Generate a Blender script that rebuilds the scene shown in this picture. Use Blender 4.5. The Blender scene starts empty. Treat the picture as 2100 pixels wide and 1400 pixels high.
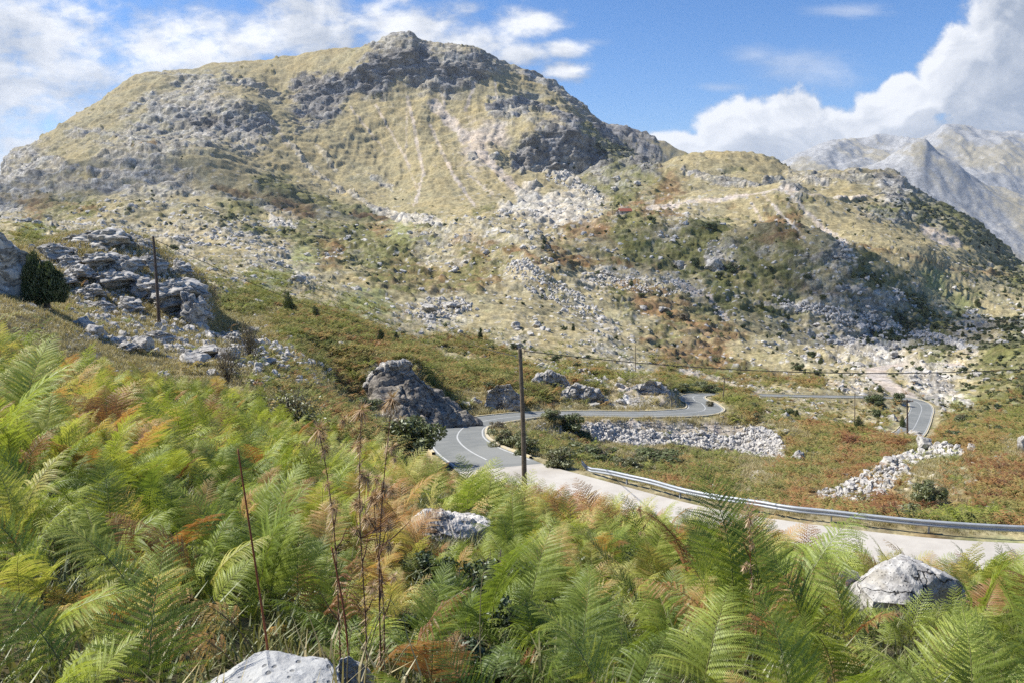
import bpy, bmesh, math, random, time
import numpy as np
from mathutils import Vector, Matrix
T0 = time.time()
random.seed(7)
RNG = np.random.default_rng(11)
SC = bpy.context.scene
COL = SC.collection
rad = math.radians

# ------------------------------------------------------------------ camera
F = 1617.0                       # focal length in photo pixels (photo is 2100 x 1400)
PITCH = rad(8.3)
cam_data = bpy.data.cameras.new('camera')
cam_data.sensor_width = 36.0
cam_data.lens = 36.0 * F / 2100.0
cam_data.clip_start = 0.05
cam_data.clip_end = 60000
cam = bpy.data.objects.new('camera', cam_data)
COL.objects.link(cam)
cam.location = (0, 0, 0)
cam.rotation_euler = (rad(90) - PITCH, 0, 0)
SC.camera = cam
SC.cycles.use_denoising = False
SC.cycles.max_bounces = 6
SC.cycles.diffuse_bounces = 2
SC.cycles.transmission_bounces = 3
SC.cycles.sample_clamp_indirect = 4.0

# ------------------------------------------------------------------ exposure, sun
SC.view_settings.view_transform = 'Standard'
SC.view_settings.look = 'None'
SC.view_settings.gamma = 1.0
SC.view_settings.exposure = 0.68
SUN_EL, SUN_AZ = rad(47), rad(-80)          # azimuth measured clockwise from +Y (the view direction)
SUN_DIR = Vector((math.sin(SUN_AZ) * math.cos(SUN_EL), math.cos(SUN_AZ) * math.cos(SUN_EL), math.sin(SUN_EL)))
sl = bpy.data.lights.new('sun', 'SUN')
sl.energy = 5.0
sl.angle = rad(0.53)
sl.color = (1.0, 0.95, 0.865)
sun = bpy.data.objects.new('sun', sl)
COL.objects.link(sun)
sun.rotation_euler = (-SUN_DIR).to_track_quat('-Z', 'Y').to_euler()
sun.location = (0, 0, 50)

def ray(px, py):
    """world direction through a pixel of the photograph, scaled to dy = 1"""
    a = (px - 1050.0) / F
    b = (700.0 - py) / F
    cp, sp = math.cos(PITCH), math.sin(PITCH)
    dy = cp + b * sp
    dz = -sp + b * cp
    return a / dy, dz / dy

def project(X, Y, Z):
    cp, sp = math.cos(PITCH), math.sin(PITCH)
    dep = Y * cp - Z * sp
    up = Y * sp + Z * cp
    dep = np.maximum(dep, 0.05)
    return 1050 + F * X / dep, 700 - F * up / dep

# ------------------------------------------------------------------ node helpers
class NT:
    def __init__(self, nt):
        self.nt = nt
    def n(self, typ, **kw):
        nd = self.nt.nodes.new(typ)
        for k, v in kw.items():
            if k == 'i':
                for key, val in v.items():
                    s = nd.inputs[key]
                    if isinstance(val, bpy.types.NodeSocket):
                        self.nt.links.new(val, s)
                    else:
                        s.default_value = val
            else:
                setattr(nd, k, v)
        return nd
    def math(self, op, a, b=0.0, c=0.0, clamp=False):
        return self.n('ShaderNodeMath', operation=op, use_clamp=clamp, i={0: a, 1: b, 2: c}).outputs[0]
    def vmath(self, op, a, b=(0, 0, 0), c=None):
        i = {0: a, 1: b}
        if c is not None:
            i[2] = c
        nd = self.n('ShaderNodeVectorMath', operation=op, i=i)
        return nd.outputs['Value'] if op in ('LENGTH', 'DOT_PRODUCT', 'DISTANCE') else nd.outputs['Vector']
    def smooth(self, x, lo, hi, a=0.0, b=1.0):
        return self.n('ShaderNodeMapRange', interpolation_type='SMOOTHSTEP',
                      i={'Value': x, 'From Min': lo, 'From Max': hi, 'To Min': a, 'To Max': b}).outputs[0]
    def mix(self, f, a, b, blend='MIX'):
        nd = self.n('ShaderNodeMix', data_type='RGBA', blend_type=blend)
        for s, v in ((nd.inputs[0], f), (nd.inputs[6], a), (nd.inputs[7], b)):
            if isinstance(v, bpy.types.NodeSocket):
                self.nt.links.new(v, s)
            else:
                s.default_value = v
        return nd.outputs[2]
    def noise(self, vec, scale, detail=4, rough=0.55, dist=0.0, out=0):
        return self.n('ShaderNodeTexNoise', i={'Vector': vec, 'Scale': scale, 'Detail': detail, 'Roughness': rough,
                                               'Distortion': dist}).outputs[out]
    def link(self, a, b):
        self.nt.links.new(a, b)

# ------------------------------------------------------------------ world: Nishita sky and clouds
world = bpy.data.worlds.new('World')
SC.world = world
world.use_nodes = True
world.node_tree.nodes.clear()

def cloud_group():
    g = bpy.data.node_groups.new('cloud_density', 'ShaderNodeTree')
    g.interface.new_socket('Vector', in_out='INPUT', socket_type='NodeSocketVector')
    g.interface.new_socket('Density', in_out='OUTPUT', socket_type='NodeSocketFloat')
    w = NT(g)
    gi = w.n('NodeGroupInput')
    go = w.n('NodeGroupOutput')
    v = gi.outputs[0]
    sep = w.n('ShaderNodeSeparateXYZ', i={0: v})
    yy = w.math('MAXIMUM', sep.outputs[1], 0.08)
    a = w.math('DIVIDE', sep.outputs[0], yy)
    e = w.math('DIVIDE', sep.outputs[2], yy)
    ae = w.n('ShaderNodeCombineXYZ', i={0: a, 1: e}).outputs[0]
    def blobs(lst):
        m = None
        for (px, py, rx, ry) in lst:
            ca, ce = ray(px, py)
            sx, sy = F / rx, F / ry
            d = w.vmath('MULTIPLY_ADD', ae, (sx, sy, 0), (-ca * sx, -ce * sy, 0))
            ln = w.vmath('LENGTH', d)
            m = ln if m is None else w.math('SMOOTH_MIN', m, ln, 0.12)
        return w.math('SUBTRACT', 1.0, m)
    # heavy cumulus on the right
    big = blobs([(2060, 90, 110, 170), (1985, 130, 85, 95), (1945, 170, 70, 80), (1870, 215, 80, 60), (1800, 235, 70, 50), (2120, -40, 130, 120),
                 (1620, 235, 80, 65), (1560, 255, 100, 70), (1480, 272, 80, 55), (1400, 300, 90, 38),
                 (1700, 262, 90, 50), (1820, 300, 330, 85), (2050, 260, 140, 150), (1960, 95, 50, 55), (1850, 185, 45, 38),
                 (2250, 100, 220, 260), (1620, 330, 260, 50), (2400, 250, 300, 150)])
    n1 = w.noise(w.vmath('MULTIPLY', ae, (1, 1.15, 0)), 13.0, 9, 0.56, 0.35)
    big = w.math('ADD', big, w.math('ADD', w.math('MULTIPLY', w.math('SUBTRACT', n1, 0.5), 1.15), w.math('MULTIPLY', w.math('SUBTRACT', w.noise(ae, 46.0, 6, .6, .3), 0.5), 0.55)))
    big = w.math('MULTIPLY', w.smooth(big, 0.0, 0.34), 1.0)
    # broken layer cloud over the mountain, on the left
    lay = blobs([(60, 120, 330, 230), (420, 110, 290, 120), (640, 70, 150, 90), (830, 60, 170, 75), (950, 95, 150, 60), (1085, 48, 92, 38),
                 (100, 330, 260, 130), (1160, 100, 60, 24), (1160, 150, 70, 26), (500, -120, 700, 130), (-400, 100, 420, 420),
                 (1060, 112, 90, 30)])
    n2 = w.noise(w.vmath('MULTIPLY', ae, (1, 2.1, 0)), 6.5, 10, 0.6, 0.3)
    n3 = w.noise(w.vmath('MULTIPLY', ae, (1, 1.8, 0)), 26.0, 5, 0.6, 0.2)
    lay = w.math('ADD', lay, w.math('MULTIPLY', w.math('SUBTRACT', n2, 0.42), 2.1))
    lay = w.math('ADD', lay, w.math('MULTIPLY', w.math('SUBTRACT', n3, 0.5), 1.3))
    lay = w.smooth(lay, 0.05, 1.0)
    # thin wisps in the blue
    wi = blobs([(1545, 112, 70, 26), (1640, 150, 160, 60), (1750, 22, 110, 22), (1480, 180, 90, 16), (1210, 88, 60, 14), (1620, 130, 120, 40)])
    n4 = w.noise(w.vmath('MULTIPLY', ae, (1, 2.6, 0)), 9.0, 8, 0.6, 0.8)
    wi = w.math('MULTIPLY', w.smooth(w.math('ADD', wi, w.math('MULTIPLY', w.math('SUBTRACT', n4, 0.5), 2.0)), 0.0, 1.2), 0.42)
    # scattered cloud everywhere outside the picture
    nb = w.noise(w.vmath('MULTIPLY', v, (1, 1, 1.6)), 2.2, 6, 0.55)
    bk = w.math('MULTIPLY', w.smooth(nb, 0.56, 0.70), .8)
    out_m = w.math('MAXIMUM', w.smooth(w.math('ABSOLUTE', a), 0.85, 1.2), w.smooth(e, 0.42, 0.62))
    out_m = w.math('MAXIMUM', out_m, w.smooth(sep.outputs[1], 0.35, 0.1))
    front = w.math('MAXIMUM', w.math('MAXIMUM', big, lay), wi)
    d = w.n('ShaderNodeMix', data_type='FLOAT')
    w.link(out_m, d.inputs[0]); w.link(front, d.inputs[2]); w.link(bk, d.inputs[3])
    w.link(d.outputs[0], go.inputs[0])
    return g

W = NT(world.node_tree)
tc = W.n('ShaderNodeTexCoord')
gen = tc.outputs['Generated']
sky = W.n('ShaderNodeTexSky', sky_type='NISHITA')
sky.sun_disc = False
sky.sun_elevation = SUN_EL
sky.sun_rotation = SUN_AZ % (2 * math.pi)
sky.altitude = 1200
sky.air_density = 1.0
sky.dust_density = 0.35
sky.ozone_density = 1.6
CG = cloud_group()
gA = W.n('ShaderNodeGroup', node_tree=CG, i={0: gen})
off = W.vmath('ADD', gen, tuple(SUN_DIR * 0.035 + Vector((-0.004, 0, 0.012))))
gB = W.n('ShaderNodeGroup', node_tree=CG, i={0: off})
off2 = W.vmath('ADD', gen, tuple(SUN_DIR * 0.012 + Vector((-0.002, 0, 0.004))))
gC = W.n('ShaderNodeGroup', node_tree=CG, i={0: off2})
dA = gA.outputs[0]
lit = W.math('SUBTRACT', dA, W.math('ADD', W.math('MULTIPLY', gB.outputs[0], 0.6), W.math('MULTIPLY', gC.outputs[0], 0.4)))
fine = W.noise(W.vmath('MULTIPLY', gen, (1, 1, 1.7)), 11.0, 9, 0.66, 0.5)
fine2 = W.noise(gen, 3.0, 5, 0.55)
br = W.math('ADD', W.math('MULTIPLY', lit, 0.75), W.math('ADD', W.math('MULTIPLY', W.math('SUBTRACT', fine, 0.5), 1.9),
            W.math('MULTIPLY', W.math('SUBTRACT', fine2, 0.5), 0.9)))
ca_, ce_ = ray(2080, 130)
shade_d = W.vmath('DISTANCE', gen, tuple(Vector((ca_, 1.0, ce_)).normalized()))
br = W.math('SUBTRACT', br, W.smooth(shade_d, .17, .03, 0, .34))
br = W.math('ADD', br, 0.39, clamp=True)
ccol = W.mix(br, (0.25, 0.29, 0.36, 1), (0.66, 0.67, 0.69, 1))
skyc = W.mix(1.0, sky.outputs[0], (0.078, 0.084, 0.099, 1), 'MULTIPLY')
skyc = W.n('ShaderNodeHueSaturation', i={'Saturation': 1.22, 'Value': 1.0, 'Color': skyc}).outputs[0]
col = W.mix(W.math('MULTIPLY', dA, 0.97), skyc, ccol)
bg = W.n('ShaderNodeBackground', i={'Color': col, 'Strength': 1.0})
wo = W.n('ShaderNodeOutputWorld')
W.link(bg.outputs[0], wo.inputs[0])
world.cycles.sampling_method = 'MANUAL'
world.cycles.sample_map_resolution = 512

# ------------------------------------------------------------------ numpy noise
def _hash(ix, iy, seed):
    h = (ix.astype(np.int64) * 374761393 + iy.astype(np.int64) * 668265263 + seed * 974711) & 0xffffffff
    h = ((h ^ (h >> 13)) * 1274126177) & 0xffffffff
    return (h ^ (h >> 16)) & 0xffffffff

def perlin(x, y, seed=0):
    x0 = np.floor(x); y0 = np.floor(y)
    fx = x - x0; fy = y - y0
    x0 = x0.astype(np.int64); y0 = y0.astype(np.int64)
    u = fx * fx * fx * (fx * (fx * 6 - 15) + 10)
    v = fy * fy * fy * (fy * (fy * 6 - 15) + 10)
    def g(ix, iy, dx, dy):
        a = _hash(ix, iy, seed) * (2 * math.pi / 4294967296.0)
        return np.cos(a) * dx + np.sin(a) * dy
    n00 = g(x0, y0, fx, fy); n10 = g(x0 + 1, y0, fx - 1, fy)
    n01 = g(x0, y0 + 1, fx, fy - 1); n11 = g(x0 + 1, y0 + 1, fx - 1, fy - 1)
    return (n00 + u * (n10 - n00) + v * (n01 - n00 + u * (n00 - n10 - n01 + n11))) * 1.5

def fbm(x, y, octv=4, seed=0, gain=0.5, ridged=False):
    s = 0; a = 1.0; t = 0
    for k in range(octv):
        n = perlin(x, y, seed + k * 17)
        if ridged:
            n = 1 - 2 * np.abs(n)
        s = s + a * n; t += a
        a *= gain
        x = x * 2.03 + 17.3; y = y * 2.03 - 9.1
    return s / t

def blocks(x, y, seed=0):
    """broken-rock field: every Worley cell is a tilted facet; returns height -1..1 and crack distance"""
    xi = np.floor(x).astype(np.int64); yi = np.floor(y).astype(np.int64)
    d1 = np.full(x.shape, 9.0); d2 = np.full(x.shape, 9.0); h = np.zeros(x.shape); idh = np.zeros(x.shape)
    for i in (-1, 0, 1):
        for j in (-1, 0, 1):
            hx = _hash(xi + i, yi + j, seed) / 4294967296.0
            hy = _hash(xi + i, yi + j, seed + 5) / 4294967296.0
            cx = xi + i + hx; cy = yi + j + hy
            dx = x - cx; dy = y - cy
            d = dx * dx + dy * dy
            sx = _hash(xi + i, yi + j, seed + 9) / 4294967296.0 - 0.5
            sy = _hash(xi + i, yi + j, seed + 13) / 4294967296.0 - 0.5
            hh = _hash(xi + i, yi + j, seed + 21) / 4294967296.0
            cand = (hh - 0.4) + sx * 1.4 * dx + sy * 1.4 * dy
            m = d < d1
            d2 = np.where(m, d1, np.minimum(d2, d))
            h = np.where(m, cand, h); idh = np.where(m, hh, idh)
            d1 = np.where(m, d, d1)
    return h, np.sqrt(d2) - np.sqrt(d1), idh

# ------------------------------------------------------------------ terrain control lines
# every line runs across the view: (photo x, photo y or None, distance Y, height z if no photo y)
APEX = -6.0
def zl(Y, pts):          # near lines given by height
    return [(x, None, Y if not isinstance(Y, dict) else Y.get(x), z) for x, z in pts]
XS = [0, 300, 600, 750, 900, 1050, 1200, 1350, 1500, 1650, 1800, 1950, 2100]
def zline(Ys, zs):
    if not isinstance(Ys, (list, tuple)):
        Ys = [Ys] * len(XS)
    return [(x, None, Y, z) for x, Y, z in zip(XS, Ys, zs)]
def vline(pts):
    return [(p[0], p[1], p[2], None) for p in pts]
def zmix(Ys, zs, pts):
    """heights for the columns right of the left ridge, photo rows for the ridge itself"""
    return vline(pts) + [q for q in zline(Ys, zs) if q[0] >= 600]

LINES = [
 (4,  zline(-5.2, [-1.3] * 13)),
 (20, zline(1.5, [-1.62] * 6 + [-1.68] * 7)),
 (90, zline(5.0, [-2.05, -2.25, -2.55, -2.65, -2.7, -2.75, -2.8, -2.85, -2.9, -2.95, -3.0, -3.0, -2.95])),
 (70, zline(10., [-2.55, -3.1, -3.7, -4.0, -4.2, -4.3, -4.5, -4.6, -4.75, -4.95, -5.1, -5.15, -5.1])),
 (50, zline(20., [-3.6, -4.9, -6.1, -6.7, -6.9, -7.3, -7.9, -8.2, -8.6, -9.2, -9.6, -9.7, -9.7])),
 (44, zline([34, 34, 36, 40, 38, 36.5, 35, 32.5, 30, 28.5, 27.5, 27, 26.5],
            [-4.3, -6.8, -8.5, -11., -14.0, -14.5, -14.3, -13.9, -13.6, -13.4, -13.2, -13.2, -13.2])),
 (20, zline([48, 50, 52, 54, 50, 47, 44, 39, 36, 34.5, 33, 32.3, 31.8],
            [-4.3, -7.95, -10.6, -13.4, -15.4, -14.9, -14.5, -13.9, -13.6, -13.4, -13.2, -13.2, -13.2])),
 (40, zmix([65, 68, 66, 62, 62, 56, 52, 48, 46, 45, 44, 43, 42],
            [-4.2, -8.6, -11.5, -15.5, -17.2, -16.7, -17.3, -17.5, -17.5, -17.4, -17.2, -17.1, -17.0],
            [(-60, 570, 64), (0, 578, 64), (100, 612, 65), (200, 640, 66), (300, 660, 67), (400, 690, 67), (500, 720, 67)])),
 (60, zmix([85, 85, 85, 75, 76, 70, 85, 88, 85, 78, 70, 66, 62],
            [-2.3, -9.2, -12.4, -18.0, -20.0, -19.3, -25., -26.6, -26.2, -24.8, -22.8, -21.6, -20.6],
            [(-60, 520, 84), (0, 510, 84), (90, 502, 84), (150, 484, 84), (225, 479, 85), (290, 490, 85), (330, 520, 85), (400, 556, 85), (425, 600, 85), (445, 650, 85), (520, 684, 85)])),
 (24, zmix([100, 100, 98, 81, 81, 90, 99, 103, 105, 100, 97, 88, 84],
            [-2.2, -9.2, -13.0, -18.6, -20.9, -23.0, -27.5, -29.3, -30.8, -29.0, -28.6, -26., -25.],
            [(-60, 535, 98), (0, 525, 98), (150, 505, 98), (225, 500, 98), (300, 525, 98), (350, 570, 98), (420, 625, 98), (450, 650, 98), (520, 680, 98)])),
 (12, zmix([112, 112, 105, 85, 86, 100, 104, 110, 116, 110, 110, 100, 95],
            [-2.3, -9.3, -13.3, -18.4, -21.4, -24.1, -25.6, -27.1, -28.6, -30.3, -30.8, -28., -27.],
            [(-60, 530, 110), (0, 522, 110), (150, 520, 110), (300, 575, 110), (420, 630, 110), (520, 665, 108)])),
 (20, vline([(0, 515, 122), (150, 530, 122), (300, 590, 122), (420, 625, 122), (520, 650, 120), (600, 665, 116), (700, 712, 98), (760, 740, 94), (840, 746, 94), (885, 790, 95), (935, 832, 97), (1000, 850, 100), (1050, 846, 104), (1200, 845, 109),
             (1350, 845, 114), (1500, 845, 122), (1650, 885, 125), (1800, 895, 128), (1950, 898, 120), (2100, 898, 112)])),
 (40, vline([(0, 496, 165), (300, 560, 160), (430, 590, 155), (600, 640, 140), (700, 690, 116), (760, 722, 110), (840, 738, 108), (900, 790, 110), (1050, 797, 116), (1200, 800, 122),
             (1350, 792, 130), (1395, 822, 132), (1440, 832, 136), (1500, 832, 142), (1650, 862, 150), (1800, 882, 150), (1950, 888, 142), (2100, 880, 130)])),
 (50, vline([(0, 480, 230), (300, 540, 220), (600, 612, 200), (750, 670, 180), (900, 730, 175), (1050, 745, 180), (1200, 755, 190),
             (1350, 785, 186), (1500, 806, 196), (1650, 812, 212), (1800, 824, 225), (1870, 835, 232), (1950, 842, 230), (2100, 835, 215)])),
 (60, vline([(0, 473, 400), (300, 515, 350), (600, 570, 320), (750, 610, 310), (900, 650, 310), (1050, 668, 310), (1200, 690, 310),
             (1350, 725, 310), (1500, 752, 320), (1650, 768, 320), (1800, 768, 330), (1950, 765, 340), (2100, 755, 330)])),
 (75, vline([(0, 468, 560), (300, 500, 520), (450, 520, 500), (600, 540, 480), (750, 556, 470), (900, 580, 460), (1000, 570, 460), (1080, 560, 455), (1200, 600, 450),
             (1350, 640, 445), (1500, 680, 440), (1650, 705, 440), (1800, 715, 450), (1950, 708, 460), (2100, 695, 450)])),
 (120, vline([(-100, 458, 700), (0, 458, 700), (110, 450, 690), (180, 430, 670), (250, 421, 660), (350, 430, 650), (450, 452, 640), (600, 488, 640), (720, 500, 640), (850, 480, 640),
             (920, 463, 650), (1000, 455, 650), (1080, 455, 640), (1130, 462, 640), (1200, 456, 640), (1300, 447, 630), (1400, 458, 600), (1500, 473, 570),
             (1600, 480, 540), (1680, 492, 520), (1740, 530, 505), (1790, 575, 500), (1850, 612, 510), (1950, 640, 550), (2100, 640, 600)])),
 (34, vline([(-100, 450, 900), (0, 450, 900), (150, 438, 860), (300, 432, 850), (450, 452, 800), (600, 470, 760), (750, 478, 760), (900, 455, 800),
             (1050, 448, 780), (1200, 440, 740), (1300, 440, 740), (1400, 448, 740), (1500, 472, 720), (1600, 490, 700), (1700, 500, 690), (1800, 500, 700), (1880, 510, 720), (1950, 545, 780), (2100, 600, 820)])),
 (44, vline([(-100, 440, 1080), (0, 438, 1080), (150, 425, 1060), (300, 420, 1060), (450, 438, 1000), (600, 460, 960), (750, 465, 940), (900, 442, 960),
             (1050, 432, 950), (1200, 425, 920), (1350, 420, 900), (1450, 402, 900), (1550, 388, 900), (1610, 383, 900), (1680, 400, 900),
             (1760, 432, 890), (1830, 468, 880), (1880, 492, 890), (1950, 520, 900), (2100, 575, 950)])),
 (44, vline([(-100, 425, 1180), (0, 415, 1180), (150, 402, 1170), (300, 388, 1160), (400, 388, 1150), (500, 402, 1140), (600, 425, 1120), (700, 446, 1100),
             (780, 452, 1090), (900, 424, 1130), (1050, 408, 1140), (1200, 408, 1120), (1350, 398, 1100), (1450, 396, 1090), (1600, 392, 1090),
             (1700, 405, 1090), (1750, 402, 1090), (1800, 404, 1090), (1850, 418, 1080), (1900, 440, 1080), (1950, 466, 1080), (2000, 495, 1080), (2100, 562, 1080)])),
 (44, vline([(-100, 400, 1330), (0, 375, 1330), (80, 345, 1330), (150, 320, 1320), (280, 296, 1310), (400, 302, 1300), (450, 322, 1290), (500, 350, 1270), (600, 393, 1240),
             (700, 424, 1220), (780, 432, 1220), (900, 398, 1260), (1050, 388, 1270), (1200, 392, 1250), (1300, 378, 1250), (1400, 366, 1240),
             (1500, 362, 1240), (1600, 372, 1240), (1700, 372, 1240), (1800, 382, 1230), (1850, 394, 1220), (1880, 410, 1220), (1950, 444, 1210), (2000, 470, 1210), (2100, 552, 1210)])),
 (34, vline([(-100, 402, 1450), (0, 378, 1450), (80, 346, 1450), (150, 322, 1450), (280, 297, 1450), (400, 300, 1440), (450, 314, 1430), (500, 333, 1430), (600, 368, 1420),
             (700, 396, 1400), (780, 400, 1400), (900, 362, 1420), (1050, 352, 1430), (1200, 362, 1420), (1300, 350, 1430), (1350, 348, 1430), (1400, 333, 1430),
             (1430, 325, 1430), (1465, 318, 1430), (1500, 314, 1430), (1540, 315, 1430), (1580, 325, 1430), (1620, 345, 1430), (1650, 350, 1430), (1700, 352, 1430), (1750, 352, 1430),
             (1800, 358, 1430), (1840, 366, 1430), (1862, 380, 1420), (1882, 400, 1420), (1900, 407, 1420), (1950, 432, 1400), (2000, 460, 1380), (2050, 500, 1360), (2100, 545, 1350)])),
 (44, vline([(-100, 405, 1650), (0, 376, 1650), (20, 352, 1650), (100, 310, 1650), (150, 296, 1650), (280, 272, 1650), (400, 276, 1640), (500, 288, 1630), (560, 292, 1620),
             (650, 302, 1640), (780, 322, 1640), (900, 300, 1640), (1000, 305, 1620), (1050, 328, 1600), (1100, 346, 1590), (1180, 356, 1590), (1215, 338, 1600), (1260, 326, 1620),
             (1310, 336, 1650), (1350, 365, 1650), (1500, 345, 1650), (1650, 385, 1650), (1850, 420, 1650), (2000, 520, 1600), (2100, 620, 1600)])),
 (44, vline([(-100, 408, 1800), (0, 383, 1800), (12, 345, 1800), (30, 322, 1800), (70, 308, 1800), (150, 264, 1800), (280, 228, 1800), (400, 214, 1760), (500, 208, 1720), (560, 232, 1740),
             (650, 246, 1800), (780, 238, 1800), (850, 232, 1800), (900, 242, 1800), (1000, 250, 1740), (1060, 282, 1640), (1090, 266, 1620), (1180, 260, 1620), (1215, 290, 1660), (1260, 308, 1720),
             (1310, 332, 1750), (1350, 372, 1750), (1500, 370, 1800), (1650, 410, 1800), (1850, 450, 1800), (2100, 650, 1800)])),
 (34, vline([(-100, 410, 1950), (0, 386, 1950), (10, 345, 1950), (25, 320, 1950), (60, 306, 1950), (150, 254, 1950), (280, 194, 1950), (400, 184, 1930), (500, 184, 1920), (600, 208, 1930),
             (700, 204, 1930), (800, 172, 1930), (850, 180, 1930), (880, 165, 1935), (980, 172, 1935), (1050, 202, 1900), (1100, 222, 1900), (1150, 226, 1900), (1200, 258, 1900),
             (1250, 292, 1900), (1300, 328, 1900), (1350, 380, 1900), (1500, 400, 1900), (1850, 480, 1900), (2100, 680, 1900)])),
 (34, vline([(-100, 412, 2060), (0, 388, 2060), (10, 344, 2060), (22, 320, 2060), (60, 305, 2060), (150, 248, 2060), (200, 217, 2060), (280, 168, 2060), (400, 158, 2040), (500, 158, 2020), (600, 186, 1980),
             (700, 158, 1965), (760, 128, 1955), (845, 104, 1955), (862, 128, 1965), (900, 128, 1960), (980, 132, 1960), (1050, 166, 2000), (1100, 186, 2000), (1150, 200, 2000), (1200, 235, 2000),
             (1250, 282, 2000), (1300, 325, 2000), (1350, 385, 2000), (1500, 430, 2000), (2100, 700, 2000)])),
 (34, vline([(-300, 430, 2250), (-100, 412, 2250), (-20, 400, 2250), (0, 388, 2250), (8, 345, 2250), (15, 325, 2250), (30, 312, 2250), (60, 303, 2250), (100, 275, 2250), (150, 243, 2250), (200, 213, 2250), (250, 178, 2250),
             (290, 155, 2250), (340, 151, 2250), (400, 145, 2240), (430, 134, 2230), (480, 130, 2220), (550, 122, 2210), (620, 112, 2200), (700, 99, 2190), (740, 99, 2180),
             (765, 92, 2160), (790, 80, 2150), (820, 72, 2150), (845, 78, 2150), (870, 91, 2150), (900, 97, 2150), (960, 102, 2150), (1000, 120, 2150), (1050, 138, 2140), (1100, 155, 2130),
             (1150, 183, 2120), (1190, 214, 2110), (1220, 245, 2100), (1260, 284, 2100), (1300, 320, 2100), (1335, 350, 2100), (1400, 400, 2100), (1500, 450, 2100), (2100, 700, 2100)])),
 (8, vline([(-300, 470, 2450), (0, 430, 2450), (60, 340, 2450), (250, 215, 2450), (430, 165, 2450), (820, 110, 2450), (1000, 150, 2450), (1190, 245, 2450),
            (1260, 300, 2400), (1340, 340, 2400), (1430, 380, 2400), (1600, 450, 2400), (2100, 720, 2300)])),
 (14, vline([(-300, 500, 2800), (0, 460, 2800), (60, 370, 2800), (250, 245, 2800), (430, 190, 2800), (820, 140, 2800), (1000, 180, 2800), (1150, 240, 2800), (1200, 255, 2800),
             (1225, 254, 2800), (1260, 258, 2800), (1300, 268, 2800), (1350, 288, 2800), (1400, 312, 2800), (1440, 330, 2800), (1500, 350, 2800), (1600, 400, 2800), (1700, 480, 2700), (2100, 740, 2600)])),
 (4, zline(3600, [-200] * 13)),
]

def pchip(xq, x, y):
    x = np.asarray(x, float); y = np.asarray(y, float)
    h = np.diff(x); d = np.diff(y) / h
    m = np.zeros_like(y)
    w1 = 2 * h[1:] + h[:-1]; w2 = h[1:] + 2 * h[:-1]
    ok = d[:-1] * d[1:] > 0
    with np.errstate(divide='ignore', invalid='ignore'):
        mm = (w1 + w2) / (w1 / d[:-1] + w2 / d[1:])
    m[1:-1] = np.where(ok, mm, 0)
    m[0] = 0; m[-1] = 0
    xq = np.clip(xq, x[0], x[-1])
    i = np.clip(np.searchsorted(x, xq) - 1, 0, len(x) - 2)
    t = (xq - x[i]) / h[i]
    return ((1 + 2 * t) * (1 - t) ** 2 * y[i] + t * (1 - t) ** 2 * h[i] * m[i]
            + t * t * (3 - 2 * t) * y[i + 1] + t * t * (t - 1) * h[i] * m[i + 1])

def fan(lines, S):
    ys, zs = [], []
    for _, pts in lines:
        sx, yy, zz = [], [], []
        for (x, v, Y, z) in pts:
            if v is not None:
                a, e = ray(x, v)
                X = a * Y; z = e * Y
            else:
                X = (x - 1050) / F * (Y * 1.02 + 0.15 * abs(z)) if Y > 0 else (x - 1050) / F * 1.0
            sx.append(X / (Y - APEX)); yy.append(math.log(Y - APEX)); zz.append(z)
        ys.append(pchip(S, sx, yy)); zs.append(pchip(S, sx, zz))
    ys = np.array(ys); zs = np.array(zs)
    for k in range(1, len(ys)):
        ys[k] = np.maximum(ys[k], ys[k - 1] + 0.004)
    Yc = np.exp(ys) + APEX
    K = len(lines)
    h = np.diff(Yc, axis=0); d = np.diff(zs, axis=0) / h
    m = np.zeros_like(zs)
    w1 = 2 * h[1:] + h[:-1]; w2 = h[1:] + 2 * h[:-1]
    with np.errstate(divide='ignore', invalid='ignore'):
        mm = (w1 + w2) / (w1 / d[:-1] + w2 / d[1:])
    m[1:-1] = np.where(d[:-1] * d[1:] > 0, mm, 0)
    m[0] = d[0]; m[-1] = d[-1]
    RY, RZ = [], []
    for k in range(K - 1):
        n = lines[k + 1][0]
        for j in range(n):
            f = j / n
            y = np.exp(ys[k] + (ys[k + 1] - ys[k]) * f) + APEX
            t = (y - Yc[k]) / h[k]
            z = ((1 + 2 * t) * (1 - t) ** 2 * zs[k] + t * (1 - t) ** 2 * h[k] * m[k]
                 + t * t * (3 - 2 * t) * zs[k + 1] + t * t * (t - 1) * h[k] * m[k + 1])
            RY.append(y); RZ.append(z)
    RY.append(Yc[-1]); RZ.append(zs[-1])
    Y = np.array(RY); Z = np.array(RZ)
    X = S[None, :] * (Y - APEX)
    return X, Y, Z

SA = np.concatenate([np.linspace(-1.5, -0.74, 70, endpoint=False), np.linspace(-0.74, 0.74, 1330), np.linspace(0.74, 1.5, 71)[1:]])
TX, TY, TZ = fan(LINES, SA)
NR, NC = TX.shape

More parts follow.
